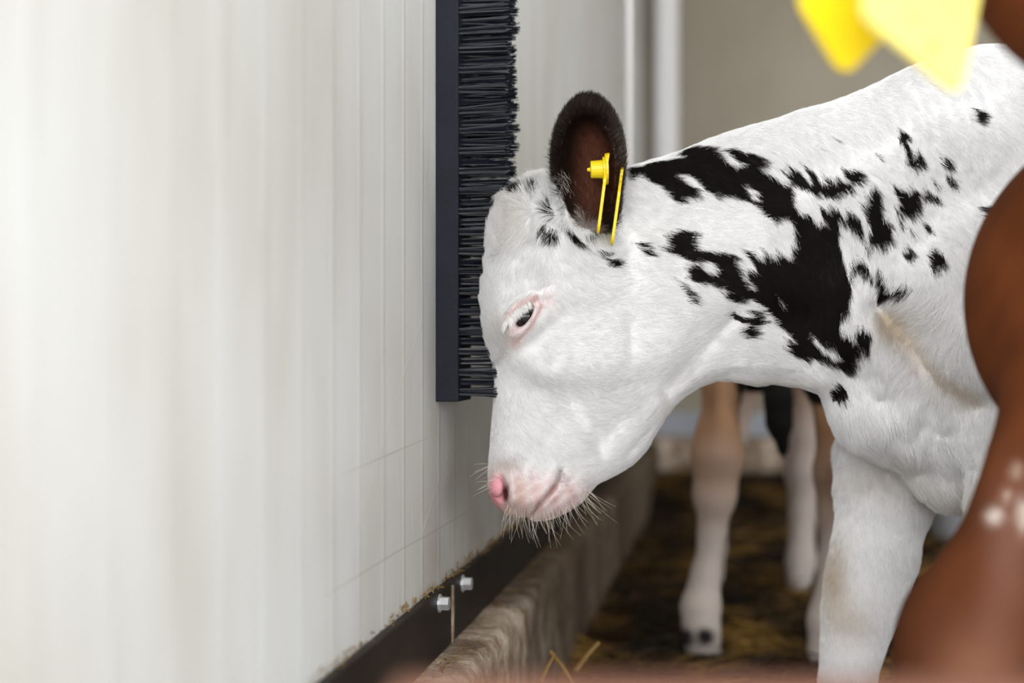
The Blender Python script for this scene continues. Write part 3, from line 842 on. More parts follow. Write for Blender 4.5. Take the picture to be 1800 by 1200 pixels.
    br = np.clip(1.15 - q, 0, 1)[:, None] * np.clip((x - 1000) / 40, 0.08, 1)[:, None] * np.clip((y - 195) / 60, .1, 1)[:, None]
    br = br * (0.75 + 0.35 * wob(x * 3, y * 2, 1.7))[:, None]
    icol = (1 - br) * np.array([0.018, 0.011, 0.009]) + br * np.array([0.24, 0.088, 0.055])
    col = np.where(ear[:, None], np.where(inner[:, None], icol, ecol), col)
    lowear = (ear & (x < 1050))[:, None] * np.clip((y - 388) / 14, 0, 1)[:, None]
    col = col * (1 - lowear * .7) + lowear * .7 * np.array([0.5, 0.42, 0.40])
    hoofm = (y > 1400) | (V[:, 2] < 0.035)
    col = np.where(hoofm[:, None], np.array([0.10, 0.08, 0.06]), col)
    return col, blk, ear, inner, pk, ns[:, 0], eb_[:, 0]

_c = coat(Vx, Vy, Vl)
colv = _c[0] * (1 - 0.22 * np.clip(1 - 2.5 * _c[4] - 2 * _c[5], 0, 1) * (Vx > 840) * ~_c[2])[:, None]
M_skin = attr_mat('calf_hide', rough=0.7, spec=0.2, bump_scale=420, bump=0.25)
calf = empty('white_calf', (0.75, 1.42, 0))
tag(calf, 'white calf with black patches leaning its forehead against the wall brush', 'calf')
def world_parent(o, p):
    o.parent = p
    bpy.context.view_layer.update()
    o.matrix_parent_inverse = p.matrix_world.inverted()
    return o
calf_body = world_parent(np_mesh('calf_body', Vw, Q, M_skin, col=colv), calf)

# ---- fur: single hairs that follow the lie of the coat
FLOW = [(865, 400, -.35, -.9, .55, 1.25), (852, 500, -.35, -.8, .40, 1.0), (850, 590, -.2, -.9, .28, .8), (905, 350, -.5, -.5, .6, 1.35), (950, 325, -.2, -.9, .55, 1.3), (920, 400, -.55, .75, .22, 1.3), (950, 440, -.3, .9, .2, 1.1),
        (900, 490, -.1, 1, .14, .8), (1000, 450, .7, .6, .15, .9), (930, 640, .5, .6, .12, .7), (880, 700, .3, .9, .14, .7), (870, 780, .25, .95, .14, .6), (930, 760, .7, .5, .12, .65), (1000, 600, 1, .12, .12, .75), (1100, 500, 1, .06, .12, .8),
        (1100, 600, 1, .10, .12, .8), (1000, 720, .95, .25, .14, .8), (1060, 760, .9, -.1, .18, .9), (1110, 790, .8, -.45, .2, .9), (1150, 720, .75, -.6, .2, .95),
        (1130, 330, .9, .5, .16, 1.0), (1200, 310, .88, .5, .16, 1.0), (1300, 320, .8, .6, .17, 1.05), (1220, 400, 1, .12, .15, .95), (1300, 400, 1, .1, .15, 1.0), (1200, 440, .93, .3, .15, 1.0), (1280, 480, .85, .5, .15, 1.0),
        (1360, 450, .5, .85, .16, 1.05), (1420, 400, .35, .95, .16, 1.05), (1420, 520, .12, 1, .14, 1.0), (1400, 600, .75, .6, .17, 1.05), (1480, 330, .55, .85, .17, 1.05), (1500, 430, .25, .97, .17, 1.1), (1500, 560, .1, 1, .2, 1.15),
        (1600, 280, .5, .87, .16, 1.0), (1500, 200, .8, .6, .14, .9), (1700, 150, .65, .75, .14, .9), (1700, 300, .6, .8, .16, 1.0), (1650, 430, .65, .75, .16, 1.0), (1740, 520, .6, .8, .16, 1.0), (1560, 540, -.4, .4, .32, 1.2), (1620, 560, -.75, .55, .30, 1.3),
        (1660, 620, -.35, .9, .32, 1.9), (1720, 650, .1, 1, .28, 1.9), (1600, 650, -.5, .6, .2, 1.1), (1540, 660, .1, 1, .2, 1.6), (1480, 690, .5, .85, .25, 1.3), (1300, 570, .95, -.05, .16, 1.0), (1240, 610, .85, -.4, .2, 1.1), (1190, 670, .8, -.55, .2, 1.1),
        (1280, 650, 1, -.1, .22, 1.2), (1360, 655, 1, .15, .22, 1.25), (1430, 670, .85, .5, .22, 1.25), (1500, 760, .3, .95, .32, 2.1), (1580, 760, .3, .95, .28, 2.0), (1640, 830, .5, .85, .32, 2.3), (1700, 870, .6, .75, .3, 2.2), (1680, 740, .3, .95, .2, 1.3),
        (1550, 900, 0, 1, .12, .8), (1500, 1100, 0, 1, .12, .8), (1780, 800, 0, 1, .14, .9)]

def make_hair(name, parent, roots, tips3, radius, cols, mat, kind='stuff'):
    """roots (n,3), tips3 list of (n,3) control points after the root"""
    n = len(roots); k = 1 + len(tips3)
    hc = bpy.data.hair_curves.new(name)
    hc.add_curves([k] * n)
    pos = np.stack([roots] + tips3, 1).astype(np.float32)
    hc.attributes['position'].data.foreach_set('vector', pos.ravel()) if 'position' in hc.attributes else hc.points.foreach_set('position', pos.ravel())
    rad = np.linspace(1, 0.35, k, dtype=np.float32)[None, :] * np.asarray(radius, np.float32).reshape(-1, 1) * np.ones((n, 1), np.float32)
    ra = hc.attributes.get('radius') or hc.attributes.new('radius', 'FLOAT', 'POINT')
    ra.data.foreach_set('value', rad.ravel())
    ca = hc.attributes.new('coat', 'FLOAT_COLOR', 'CURVE')
    cc = np.ones((n, 4), np.float32); cc[:, :3] = cols
    ca.data.foreach_set('color', cc.ravel())
    hc.materials.append(mat)
    o = bpy.data.objects.new(name, hc)
    C.objects.link(o)
    if parent: world_parent(o, parent)
    o['kind'] = kind
    return o

def sample_faces(V, Q, fn, weight, n):
    ar = np.linalg.norm(fn, axis=1) * 0.5 * weight
    cs = np.cumsum(ar)
    fi = np.searchsorted(cs, NR.rand(n) * cs[-1])
    fi = np.clip(fi, 0, len(Q) - 1)
    u = NR.rand(n, 1); v = NR.rand(n, 1)
    w = np.concatenate([(1 - u) * (1 - v), u * (1 - v), u * v, (1 - u) * v], 1)
    return fi, w

M_fur = attr_mat('calf_hair', rough=0.6, spec=0.07)
NH = 460000
fc_x = Vx[Q].mean(1); fc_y = Vy[Q].mean(1)
fn_u = fnrm / (np.linalg.norm(fnrm, axis=1)[:, None] + 1e-12)
ctr = Vw[Q].mean(1)
toc = np.array([0, 0, CAMZ]) - ctr; toc /= np.linalg.norm(toc, axis=1)[:, None]
facing = (fn_u * toc).sum(1)
wgt = np.where(facing > -0.35, 1.0, 0.05) * np.where(fc_x < 1830, 1.0, 0.10) * np.where(fc_y > 1230, 0.05, 1.0)
wgt *= np.where(fc_y > 1000, .7, 1.0)
cf = coat(fc_x, fc_y, Vl[Q].mean(1))
wgt *= np.where(cf[3], 0.40, 1.0) * np.where(cf[2], 3.0, 1.0) * (1 - 0.55 * np.clip(cf[4] * 1.3, 0, 1)) * (1 - np.clip(cf[5] * 1.8, 0, 1)) * (1 - np.clip(cf[6] * 2.0, 0, 1))
fi, bw = sample_faces(Vw, Q, fnrm, wgt, NH)
def bary(A): return (A[Q[fi]] * bw[:, :, None]).sum(1)
root = bary(Vw); nrm = bary(Vn); nrm /= np.linalg.norm(nrm, axis=1)[:, None]
rl = bary(Vl)
hx, hy = to_view(rl)
hcol, hblk, hear, hinn, hpk, _n, _e = coat(hx, hy, rl, jit=0.8)
fx, fy, flift, flen = blend(hx, hy, FLOW, 60.0)
ang = np.arctan2(fy, fx) + 0.20 * wob(hx, hy, 1.0) + 0.17 * wob(hx + 311, hy - 97, 3.1) + NR.randn(NH) * 0.10
d = np.stack([np.cos(ang), np.zeros(NH), -np.sin(ang)], 1)
# ear hair radiates from the leaf
pe = rl - ec; ue = pe @ EAX.T
rd = (ue[:, :1] / (60 * EK)) * EAX[0] * 1.2 + EAX[2] * (0.6 + 0.5 * ue[:, 2:3] / (119 * EK)) + NR.randn(NH, 3) * .15
d = np.where(hear[:, None], rd, d)
d -= nrm * (d * nrm).sum(1)[:, None]
d /= np.linalg.norm(d, axis=1)[:, None] + 1e-9
L = 0.0088 * flen * (0.75 + 0.5 * NR.rand(NH)) * np.where(hblk, 1.1, 1.0) * (1 - 0.62 * np.clip(hpk * 1.4, 0, 1))
L = np.where(hear, 0.0085 * (0.5 + 1.0 * NR.rand(NH)), L); L = np.where(hinn, 0.0085, L)
lift = flift * (0.7 + 0.6 * NR.rand(NH)) * (1 + .45 * wob(hx + 50, hy, 2.3))
lift = np.where(hear, 0.35 + .6 * NR.rand(NH), lift)
L = L[:, None]; lift = lift[:, None]
side = np.cross(nrm, d) * (NR.randn(NH, 1) * 0.10)
tips = [root + L * t * d + nrm * (L * lift * (t - 0.45 * t * t)) + side * L * t * t for t in (0.35, 0.7, 1.0)]
shade = (1 - 0.12 * np.abs(NR.randn(NH, 1))) * (1 + 0.05 * wob(hx * 1.0 - hy, hy * .6, 5.0))[:, None]
make_hair('fur', calf, root - nrm * 0.0006, tips, np.where(hear, 0.00015, np.where(hblk, 0.00012, 0.000118)), np.clip(hcol * shade, 0, .96), M_fur)

# long hairs: whiskers round the muzzle, tuft on the poll, lashes
def strands(name, parent, items, mat, col, rad, label=None):
    """items: (root, direction, length, droop)"""
    n = len(items)
    r = np.array([i[0] for i in items]); dd = np.array([i[1] for i in items]); dd = dd / np.linalg.norm(dd, axis=1)[:, None]
    ln = np.array([i[2] for i in items])[:, None]; dr = np.array([i[3] for i in items], float).reshape(-1, 3)
    t_ = [r + dd * ln * t + dr * ln * t * t for t in (.25, .5, .75, 1.0)]
    o = make_hair(name, parent, r, t_, np.full(n, rad), np.tile(col, (n, 1)) if np.ndim(col) == 1 else col, mat)
    return o

def surf_point(px, py, pick='near'):
    """point on the calf's near side at this place of the side view"""
    d2 = (Vx - px) ** 2 + (Vy - py) ** 2 + np.where(facing_v > 0.05, 0, 1e6)
    i = int(np.argmin(d2)); return Vw[i], Vn[i]
tv = np.array([0, 0, CAMZ]) - Vw; tv /= np.linalg.norm(tv, axis=1)[:, None]
facing_v = (Vn * tv).sum(1)

it = []
for i in range(95):
    t = R.random()
    px, py = catmull([(892, 901), (930, 911), (960, 911), (990, 900), (1018, 884), (1034, 866)], 6)[int(t * 30)]
    p, n_ = surf_point(px + R.uniform(-8, 8), py - R.uniform(2, 16))
    dx = (t - .35) * 1.1 + R.gauss(0, .25)
    it.append((p, (dx, R.uniform(-.5, .2), -1 + .5 * max(0, t - .6)), R.uniform(.010, .034), (R.uniform(-.1, .25), 0, R.uniform(-.05, .15))))
for i in range(16):
    p, n_ = surf_point(862 + R.uniform(0, 8), 815 + R.uniform(0, 45))
    it.append((p, (-1, R.uniform(-.4, .3), R.uniform(-.7, .15)), R.uniform(.008, .022), (0, 0, -.1)))
for i in range(26):
    p, n_ = surf_point(R.uniform(930, 1010), R.uniform(870, 905))
    it.append((p, (.3 + R.gauss(0, .3), -1.2, -.8), R.uniform(.006, .014), (0, 0, -.3)))
strands('whiskers', calf, it, M_fur, np.array([0.78, 0.70, 0.60]), 0.00011)

it = []
lid = catmull([(893, 567), (898, 556), (907, 546), (918, 538), (931, 530)], 10)
for i in range(420):
    t = R.random(); px, py = lid[int(t * 39)]
    p, n_ = surf_point(px + R.uniform(-3, 1.5), py + R.uniform(-3, 2))
    p = np.array(p) + np.array(n_) * .0005
    it.append((p, (.42 + (t - .5) * .35 + R.gauss(0, .1) - (.9 if t < .12 else 0), -.75, -.75), R.uniform(.0042, .0078) * (1.35 if t < .25 else 1), (.05, .15, -.25)))
strands('eyelashes', calf, it, M_fur, np.array([0.90, 0.88, 0.86]), 0.00016)

it = []
for i in range(2600):
    px = R.uniform(905, 985); p, n_ = surf_point(px, 316 + R.uniform(0, 10))
    it.append((p, (R.gauss(-.1, .35), R.gauss(0, .4), 1 - .6 * abs(px - 938) / 50), R.uniform(.004, .010) * (1.5 if abs(px - 946) < 10 else 1), (R.uniform(-.5, .2), 0, -.2)))
strands('poll_tuft', calf, it, M_fur, np.array([0.84, 0.82, 0.80]), 0.00011)
# tufts at the edge of the ear
it = []; itc = []
for (cx, cy_, n, dx, dy, c1) in ((988, 318, 170, .35, .75, (.60, .54, .49)), (1012, 376, 150, .5, .65, (.55, .49, .45)), (980, 280, 150, -.8, -.45, (.02, .015, .012)), (985, 235, 150, -.8, -.6, (.02, .015, .012)), (996, 345, 160, -.6, .5, (.012, .010, .010)), (1040, 395, 160, .1, .9, (.012, .010, .010)), (1065, 385, 120, .3, .9, (.014, .011, .010))):
    for i in range(n):
        p, n_ = surf_point(cx + R.gauss(0, 6), cy_ + R.gauss(0, 10))
        it.append((p, (dx + R.gauss(0, .22), -.45, -dy + R.gauss(0, .22)), R.uniform(.005, .0105), (.05, 0, -.1)))
        itc.append(np.array(c1) * R.uniform(.6, 1.1))
strands('ear_hair', calf, it, M_fur, np.array(itc), 0.00012)

# eyeball
M_eye, _t, _b = new_mat('dark_wet_eye', (0.006, 0.004, 0.004, 1), 0.08, 0.6)
ecl = np.array(L3(922, 556, ew_s + 0.0130))
ew3 = to_world(ecl[None])[0]
def uv_sphere(c, r, nu=20, nv=12, sc=(1, 1, 1)):
    V = [(c[0] + sc[0] * r * math.sin(math.pi * j / nv) * math.cos(2 * math.pi * i / nu), c[1] + sc[1] * r * math.sin(math.pi * j / nv) * math.sin(2 * math.pi * i / nu), c[2] + sc[2] * r * math.cos(math.pi * j / nv)) for j in range(nv + 1) for i in range(nu)]
    F = [(j * nu + i, (j + 1) * nu + i, (j + 1) * nu + (i + 1) % nu, j * nu + (i + 1) % nu) for j in range(nv) for i in range(nu)]
    return V, F
v, f = uv_sphere(ew3, 0.0125)
world_parent(mesh_obj('eyeball', v, f, M_eye, smooth=True), calf)

# ------------------------------------------------------------------ the wall brush
M_plate = noise_mat('black_brush_plate', [(0.3, (0.010, 0.012, 0.019, 1)), (0.8, (0.015, 0.017, 0.026, 1))], scale=30, rough=0.6, spec=0.18, bump=0.15, bscale=300)
M_brist, _t, _b = new_mat('black_bristle', (0.014, 0.016, 0.026, 1), 0.22, 0.8)
BU0, BU1 = 1.289, 1.353
BZ0, BZ1 = 0.3895, 0.905
brush = wall_frame(empty('wall_brush'))
brush.location = (0, 0, 0)
tag(brush, 'long black scratching brush with stiff bristles screwed upright to the wall', 'brush')
v, f = box_vf(-WD, -WD + 0.0215, BU0, BU1, BZ0, BZ1, 0.0012)
mesh_obj('back_plate', v, f, M_plate, brush)
BL = 0.0455                       # bristle length
def tuft_mesh(seed):
    rr = random.Random(seed)
    V, F = [], []
    for i in range(44):
        a = rr.uniform(0, 6.283); q = math.sqrt(rr.random())
        y0, z0 = 0.0029 * q * math.cos(a), 0.0029 * q * math.sin(a)
        sp = rr.uniform(1.0, 1.9)
        y1, z1 = y0 * sp + rr.gauss(0, .0007), z0 * sp + rr.gauss(0, .0007)
        ln = BL * rr.uniform(0.93, 1.04)
        r = 0.00033
        b0 = len(V)
        for t in (0, .5, 1.0):
            yy = y0 + (y1 - y0) * t ** 1.3; zz = z0 + (z1 - z0) * t ** 1.3
            for k in range(3):
                an = 2.094 * k + a
                V.append((ln * t, yy + r * math.cos(an), zz + r * math.sin(an)))
        for s in range(2):
            for k in range(3):
                F.append((b0 + s * 3 + k, b0 + s * 3 + (k + 1) % 3, b0 + s * 3 + 3 + (k + 1) % 3, b0 + s * 3 + 3 + k))
        F.append((b0 + 6, b0 + 7, b0 + 8))
    me = bpy.data.meshes.new('bristle_tuft')
    me.from_pydata(V, [], F); me.update()
    me.materials.append(M_brist)
    return me
tufts = [tuft_mesh(s) for s in range(7)]
DZ = 0.0186
nz_ = int((BZ1 - BZ0 - 0.012) / DZ)
for ci, uu in enumerate((BU0 + 0.004, BU0 + 0.014, BU0 + 0.024, BU0 + 0.034, BU0 + 0.045, BU1 - 0.005)):
    for j in range(nz_):
        z = BZ0 + 0.009 + DZ * (j + 0.5 * (ci % 2))
        o = bpy.data.objects.new('bristle_tuft', tufts[(ci * 3 + j * 5) % 7])
        C.objects.link(o)
        o.parent = brush
        py = HOR - (z - CAMZ) * PXM
        # where the calf's forehead presses in, the bristles are pushed back
        press = 1.0
        if 330 < py < 720:
            prof = np.interp(py, [330, 350, 380, 420, 480, 540, 600, 640, 700, 720], [905, 884, 868, 858, 851, 847, 852, 862, 870, 905])
            tipx = -WD + 0.0215 + BL
            lim = (prof - 900) / PXM * 1.0 + 0.02
            wx = tipx * math.cos(TH) + uu * math.sin(TH)
            if wx > lim: press = max(0.5, 1 - (wx - lim) / BL)
        o.location = (-WD + 0.0215, uu + R.gauss(0, .0004), z + R.gauss(0, .0004))
        o.scale = (press * R.uniform(.96, 1.05), 1 + (1 - press) * .6, 1 + (1 - press) * .6)
        o.rotation_euler = (R.uniform(0, 0.4), R.gauss(0, .022), R.gauss(0, .022))

# ------------------------------------------------------------------ ear tags
M_tag, _t, _b = new_mat('yellow_tag_plastic', (0.80, 0.60, 0.012, 1), 0.4, 0.4)
_b.inputs['Subsurface Weight'].default_value = 0.0
M_print = noise_mat('printed_yellow_tag', [(0.0, (0.84, 0.72, 0.20, 1)), (0.60, (0.84, 0.72, 0.20, 1)), (0.70, (0.50, 0.43, 0.12, 1))], scale=60, detail=2, rough=0.4, spec=0.5)

def tag_panel(w, h, th, neck=0.012, tongue=0.016):
    """flag of an ear tag in its own plane: x across, z down from the stud at the origin, y thickness"""
    prof = []
    def arc(cx, cz, r, a0, a1, n=5):
        for i in range(n + 1):
            a = math.radians(a0 + (a1 - a0) * i / n); prof.append((cx + r * math.cos(a), cz + r * math.sin(a)))
    arc(0, 0.0, tongue * .5, 0, 180, 10)
    prof.append((-neck * .5, -tongue * .55))
    prof.append((-w * .42, -tongue * .95))
    arc(-w * .5 + .006, -tongue - .008, .006, 120, 180, 3)
    arc(-w * .5 + .008, -h + .008, .008, 180, 270, 5)
    arc(w * .5 - .008, -h + .008, .008, 270, 360, 5)
    arc(w * .5 - .006, -tongue - .008, .006, 0, 60, 3)
    prof.append((w * .42, -tongue * .95))
    prof.append((neck * .5, -tongue * .55))
    n = len(prof)
    V = [(x, -th / 2, z) for x, z in prof] + [(x, th / 2, z) for x, z in prof]
    F = [tuple(range(n)), tuple(range(2 * n - 1, n - 1, -1))] + [(i, (i + 1) % n, n + (i + 1) % n, n + i) for i in range(n)]
    return V, F

def frame_mat(o, origin, xax, yax):
    from mathutils import Matrix
    x = Vector(xax).normalized(); y = Vector(yax); y = (y - x * y.dot(x)).normalized(); z = x.cross(y)
    m = Matrix((x, y, z)).transposed().to_4x4(); m.translation = Vector(origin)
    return m

def stud(parent, mat, p0, ax, spec, n=18):
    """turned stud: spec = [(height along ax, radius)]"""
    ax = Vector(ax).normalized(); a = ax.orthogonal().normalized(); b = ax.cross(a); p0 = Vector(p0)
    V, F = [], []
    for h, r in spec:
        for k in range(n):
            t = 2 * math.pi * k / n; V.append(p0 + ax * h + r * (math.cos(t) * a + math.sin(t) * b))
    for s in range(len(spec) - 1):
        for k in range(n): F.append((s * n + k, s * n + (k + 1) % n, (s + 1) * n + (k + 1) % n, (s + 1) * n + k))
    F.append(tuple((len(spec) - 1) * n + k for k in range(n))); F.append(tuple(range(n))[::-1])
    return mesh_obj('stud', V, F, mat, parent)

# tag in the white calf's ear: the two flags are seen edge-on
d1 = 1.225
tg = empty('ear_tag', P(1062, 298, d1))
tag(tg, 'yellow ear tag pinned through the dark ear of the white calf', 'ear tag')
def flag(px0, py0, px1, py1, d, wdt, name):
    a = P(px0, py0, d); b = P(px1, py1, d + .004)
    h = (b - a).length
    V, F = tag_panel(wdt, h, 0.0024)
    o = mesh_obj(name, V, F, M_tag)
    zax = (a - b).normalized()
    xax = Vector((0.045, 1, 0.0)); xax = (xax - zax * xax.dot(zax)).normalized()
    yax = zax.cross(xax)
    from mathutils import Matrix
    m = Matrix((xax, yax, zax)).transposed().to_4x4(); m.translation = a
    o.matrix_world = m
    bpy.context.view_layer.update()
    world_parent(o, tg); o.matrix_world = m
    return o
flag(1067, 285, 1051, 410, d1, 0.044, 'front_flag')
flag(1092, 308, 1075, 430, d1 + .01, 0.044, 'back_flag')
so = stud(None, M_tag, P(1068, 297, d1), P(1038, 298, d1) - P(1068, 297, d1),
     [(0, .0135), (.0022, .0135), (.0024, .0108), (.0042, .0105), (.0044, .0080), (.0145, .0074), (.0147, .0066), (.0150, .0020), (.0176, .0012)])
world_parent(so, tg)

# ------------------------------------------------------------------ the brown calf in front
def PB(px, py, d): 
    q = P(px, py, d); return (q.x, q.y, q.z)
bx = np.arange(0.14, 1.32, 0.006); by = np.arange(0.48, 1.22, 0.006); bz = np.arange(-0.01, 0.90, 0.006)
fb = Field(bx, by, bz)
fb.ell((0.456, 0.985, 0.472), (0.139, 0.115, 0.135), .03)                       # brisket
fb.ell((0.60, 0.97, 0.53), (0.20, 0.14, 0.17), .05)                              # shoulder
fb.ell((0.88, 0.94, 0.50), (0.30, 0.165, 0.165), .05)                            # barrel
fb.ell((1.13, 0.93, 0.55), (0.15, 0.135, 0.155), .05)                            # rump
fb.chain([(0.56, 0.96, 0.58, .115), (0.50, 0.88, 0.66, .09), (0.43, 0.80, 0.70, .082), (0.40, 0.76, 0.70, .08)], .04)   # neck
fb.ell((0.325, 0.725, 0.663), (0.098, 0.085, 0.098), .03)                        # cheek
fb.chain([(0.365, 0.70, 0.70, .072), (0.40, 0.61, 0.665, .052), (0.425, 0.54, 0.63, .042)], .03)
# near foreleg stepping forward, far foreleg, hind legs
def bleg(pts, k=.02): fb.chain([PB(x, y, d) + (r * d / FPX,) for x, y, d, r in pts], k)
bleg([(1960, 640, .93, 190), (1935, 740, .925, 160), (1868, 860, .92, 128), (1812, 960, .915, 108), (1748, 1050, .91, 102), (1700, 1110, .905, 104), (1690, 1160, .905, 100), (1683, 1210, .905, 92), (1672, 1330, .905, 66), (1660, 1520, .905, 70), (1652, 1640, .905, 60)])
bleg([(2000, 640, 1.05, 150), (1990, 840, 1.06, 105), (1985, 1020, 1.06, 80), (1990, 1080, 1.06, 76), (1995, 1180, 1.06, 52), (1990, 1400, 1.06, 56), (1980, 1480, 1.06, 50)])
fb.cone((.270, .905, .05), (.245, .905, .006), .026, .032, .01)
fb.cone((.456, 1.06, .05), (.436, 1.06, .006), .024, .030, .01)
for yy in (0.86, 1.02):
    fb.chain([(1.12, yy, .48, .105), (1.09, yy, .36, .07), (1.16, yy, .27, .036), (1.13, yy, .13, .022), (1.12, yy, .07, .026), (1.10, yy, .012, .03)], .02)
fb.chain([(1.25, .93, .63, .025), (1.285, .93, .50, .015), (1.285, .93, .36, .02), (1.285, .93, .26, .006)], .012)
# ears: the right one (left in view) carries the tags
es = np.array([-.93, -.05, -.12]); es /= np.linalg.norm(es)
eu = np.array([-.1, .35, .93]); eu -= es * (eu @ es); eu /= np.linalg.norm(eu); en = np.cross(es, eu)
fb.ell((.245, .700, .688), (.075, .030, .014), .01, axes=[es, eu, en])
fb.ell((.450, .745, .735), (.075, .030, .014), .01, axes=[es * [-1, 1, 1], eu, en])
fb.ell((.425, .535, .628), (.050, .034, .042), .015)
for dx in (-.022, .022): fb.ell((.428 + dx, .503, .634), (.009, .010, .008), .004, sub=True)
fb.cone((.385, .512, .606), (.470, .512, .606), .0035, .0035, .003, sub=True)
Vb, Qb = fb.mesh(3)
Nb, _ = vnormals(Vb, Qb)
bpx = 900 + FPX * Vb[:, 0] / Vb[:, 1]; bpy_ = HOR - FPX * (Vb[:, 2] - CAMZ) / Vb[:, 1]
bc = np.empty((len(Vb), 3)); bc[:] = (0.100, 0.028, 0.008)
def g2d(cx, cyy, rx, ry): return np.exp(-(((bpx - cx) / rx) ** 2 + ((bpy_ - cyy) / ry) ** 2))[:, None]
bc *= (1 + 0.22 * wob(bpx * 1.5, bpy_ * 1.1, .35))[:, None]
def mixc(w, c):
    global bc
    w = np.clip(w, 0, 1); bc = bc * (1 - w) + w * np.array(c)
nearb = (Vb[:, 1] < 1.0)[:, None]
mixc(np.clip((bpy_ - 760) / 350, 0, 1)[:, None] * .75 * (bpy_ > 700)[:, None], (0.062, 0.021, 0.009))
mixc(g2d(1715, 1185, 75, 75) * .85, (0.18, 0.080, 0.046))
mixc(g2d(1770, 960, 40, 130) * .35, (0.22, 0.12, 0.09))
mixc(g2d(1748, 907, 14, 13) * 1.1 * nearb, (0.50, 0.42, 0.37)); mixc(g2d(1787, 828, 10, 14) * .9 * nearb, (0.34, 0.24, 0.19))
mixc(g2d(1798, 905, 9, 26) * 1.1 * nearb, (0.50, 0.42, 0.37)); mixc(g2d(1770, 872, 8, 12) * .6 * nearb, (0.5, 0.38, 0.32))
mixc(g2d(1740, 1100, 25, 60) * .3, (0.15, 0.07, 0.05))
mixc(np.clip((.575 - Vb[:, 1]) / .05, 0, 1)[:, None] * .85, (0.30, 0.17, 0.13))
mixc((Vb[:, 2] < .045)[:, None] * 1.0, (0.06, 0.045, 0.035))
M_bhide = attr_mat('brown_hide', rough=0.8, spec=0.06, bump_scale=160, bump=0.35, stretch=(1, 1, .35))
bcalf = empty('brown_calf', (0.75, 0.95, 0))
tag(bcalf, 'chestnut brown calf stepping in at the right edge, close to the lens', 'calf')
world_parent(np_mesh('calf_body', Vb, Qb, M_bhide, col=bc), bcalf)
v, f = uv_sphere((.318, .648, .715), .016); world_parent(mesh_obj('eyeball', v, f, M_eye, smooth=True), bcalf)
v, f = uv_sphere((.430, .660, .728), .016); world_parent(mesh_obj('eyeball', v, f, M_eye, smooth=True), bcalf)

# its two big tags
from mathutils import Matrix
bt = empty('ear_tag', P(1660, -150, .69))
tag(bt, 'large blurred yellow ear tag hanging at the top right, on the brown calf', 'ear tag')
def big_flag(a, b, xv, wdt, name, mat):
    """a: stud, b: middle of the lower edge, xv: rough direction across"""
    V, F = tag_panel(wdt, (b - a).length, 0.003, .016, .018)
    o = mesh_obj(name, V, F, mat)
    z = (a - b).normalized(); x = (xv - z * xv.dot(z)).normalized(); y = z.cross(x)
    m = Matrix((x, y, z)).transposed().to_4x4(); m.translation = a
    bpy.context.view_layer.update(); world_parent(o, bt); o.matrix_world = m
big_flag(P(1655, -150, .685), P(1600, 100, .645), P(1695, 140, .672) - P(1505, 52, .636), .066, 'front_flag', M_print)
big_flag(P(1668, -160, .705), P(1440, 68, .672), P(1495, 130, .680) - P(1385, 5, .660), .046, 'back_flag', M_tag)
so = stud(None, M_tag, P(1662, -155, .712), (-.05, -1, .05), [(0, .012), (.003, .012), (.0032, .007), (.034, .007), (.036, .004)])
world_parent(so, bt)

# ------------------------------------------------------------------ the far calf, seen from behind between the legs
fx_ = np.arange(0.12, 0.72, 0.006); fy_ = np.arange(1.80, 3.12, 0.008); fz_ = np.arange(-0.01, 0.80, 0.006)
ff = Field(fx_, fy_, fz_)
def PF(px, py, d, r): 
    q = P(px, py, d); return (q.x, q.y, q.z, r * d / FPX)
ff.ell((.375, 2.17, .515), (.125, .17, .145), .04)
ff.ell((.42, 2.45, .515), (.150, .32, .150), .04)
ff.ell((.46, 2.72, .525), (.12, .16, .15), .04)
ff.chain([(.47, 2.80, .56, .09), (.49, 2.93, .60, .07)], .04)
ff.ell((.50, 2.99, .60), (.06, .10, .07), .03)
ff.chain([PF(1285, 540, 2.08, 95), PF(1272, 640, 2.04, 52), PF(1268, 700, 2.00, 31), PF(1262, 760, 1.97, 36), PF(1261, 800, 1.965, 44), PF(1256, 870, 1.97, 36), PF(1251, 940, 1.98, 23), PF(1241, 1010, 1.985, 25), PF(1232, 1065, 1.985, 33), PF(1231, 1110, 1.985, 31), PF(1236, 1135, 1.985, 22)], .015)
ff.chain([PF(1440, 540, 2.06, 95), PF(1462, 660, 2.02, 52), PF(1470, 740, 1.96, 34), PF(1474, 830, 1.95, 42), PF(1474, 900, 1.95, 36), PF(1468, 990, 1.95, 27), PF(1455, 1090, 1.95, 34), PF(1454, 1150, 1.95, 32), PF(1458, 1175, 1.95, 22)], .015)
ff.chain([PF(1420, 600, 2.60, 60), PF(1415, 760, 2.58, 36), PF(1412, 830, 2.57, 30), PF(1410, 900, 2.57, 22), PF(1408, 985, 2.56, 25), PF(1404, 1028, 2.55, 22)], .015)
ff.chain([PF(1300, 600, 2.62, 60), PF(1285, 760, 2.60, 28), PF(1266, 850, 2.60, 22), PF(1256, 960, 2.60, 18), PF(1254, 1015, 2.58, 18)], .015)
ff.chain([PF(1352, 470, 2.02, 16), PF(1350, 560, 1.975, 15), PF(1360, 640, 1.96, 22), PF(1368, 700, 1.955, 27), PF(1370, 745, 1.955, 24), PF(1376, 785, 1.955, 12), PF(1379, 815, 1.955, 3)], .006)
for px in (1205, 1240): 
    q = P(px, 1118, 1.958); ff.ell((q.x, q.y, q.z), (.009, .009, .012), .003)
for px, d in ((1225, 1.985), (1245, 1.985)):
    q = P(px, 1120, d); ff.cone((q.x, q.y - .01, .045), (q.x + .002, q.y + .012, .012), .016, .019, .006)
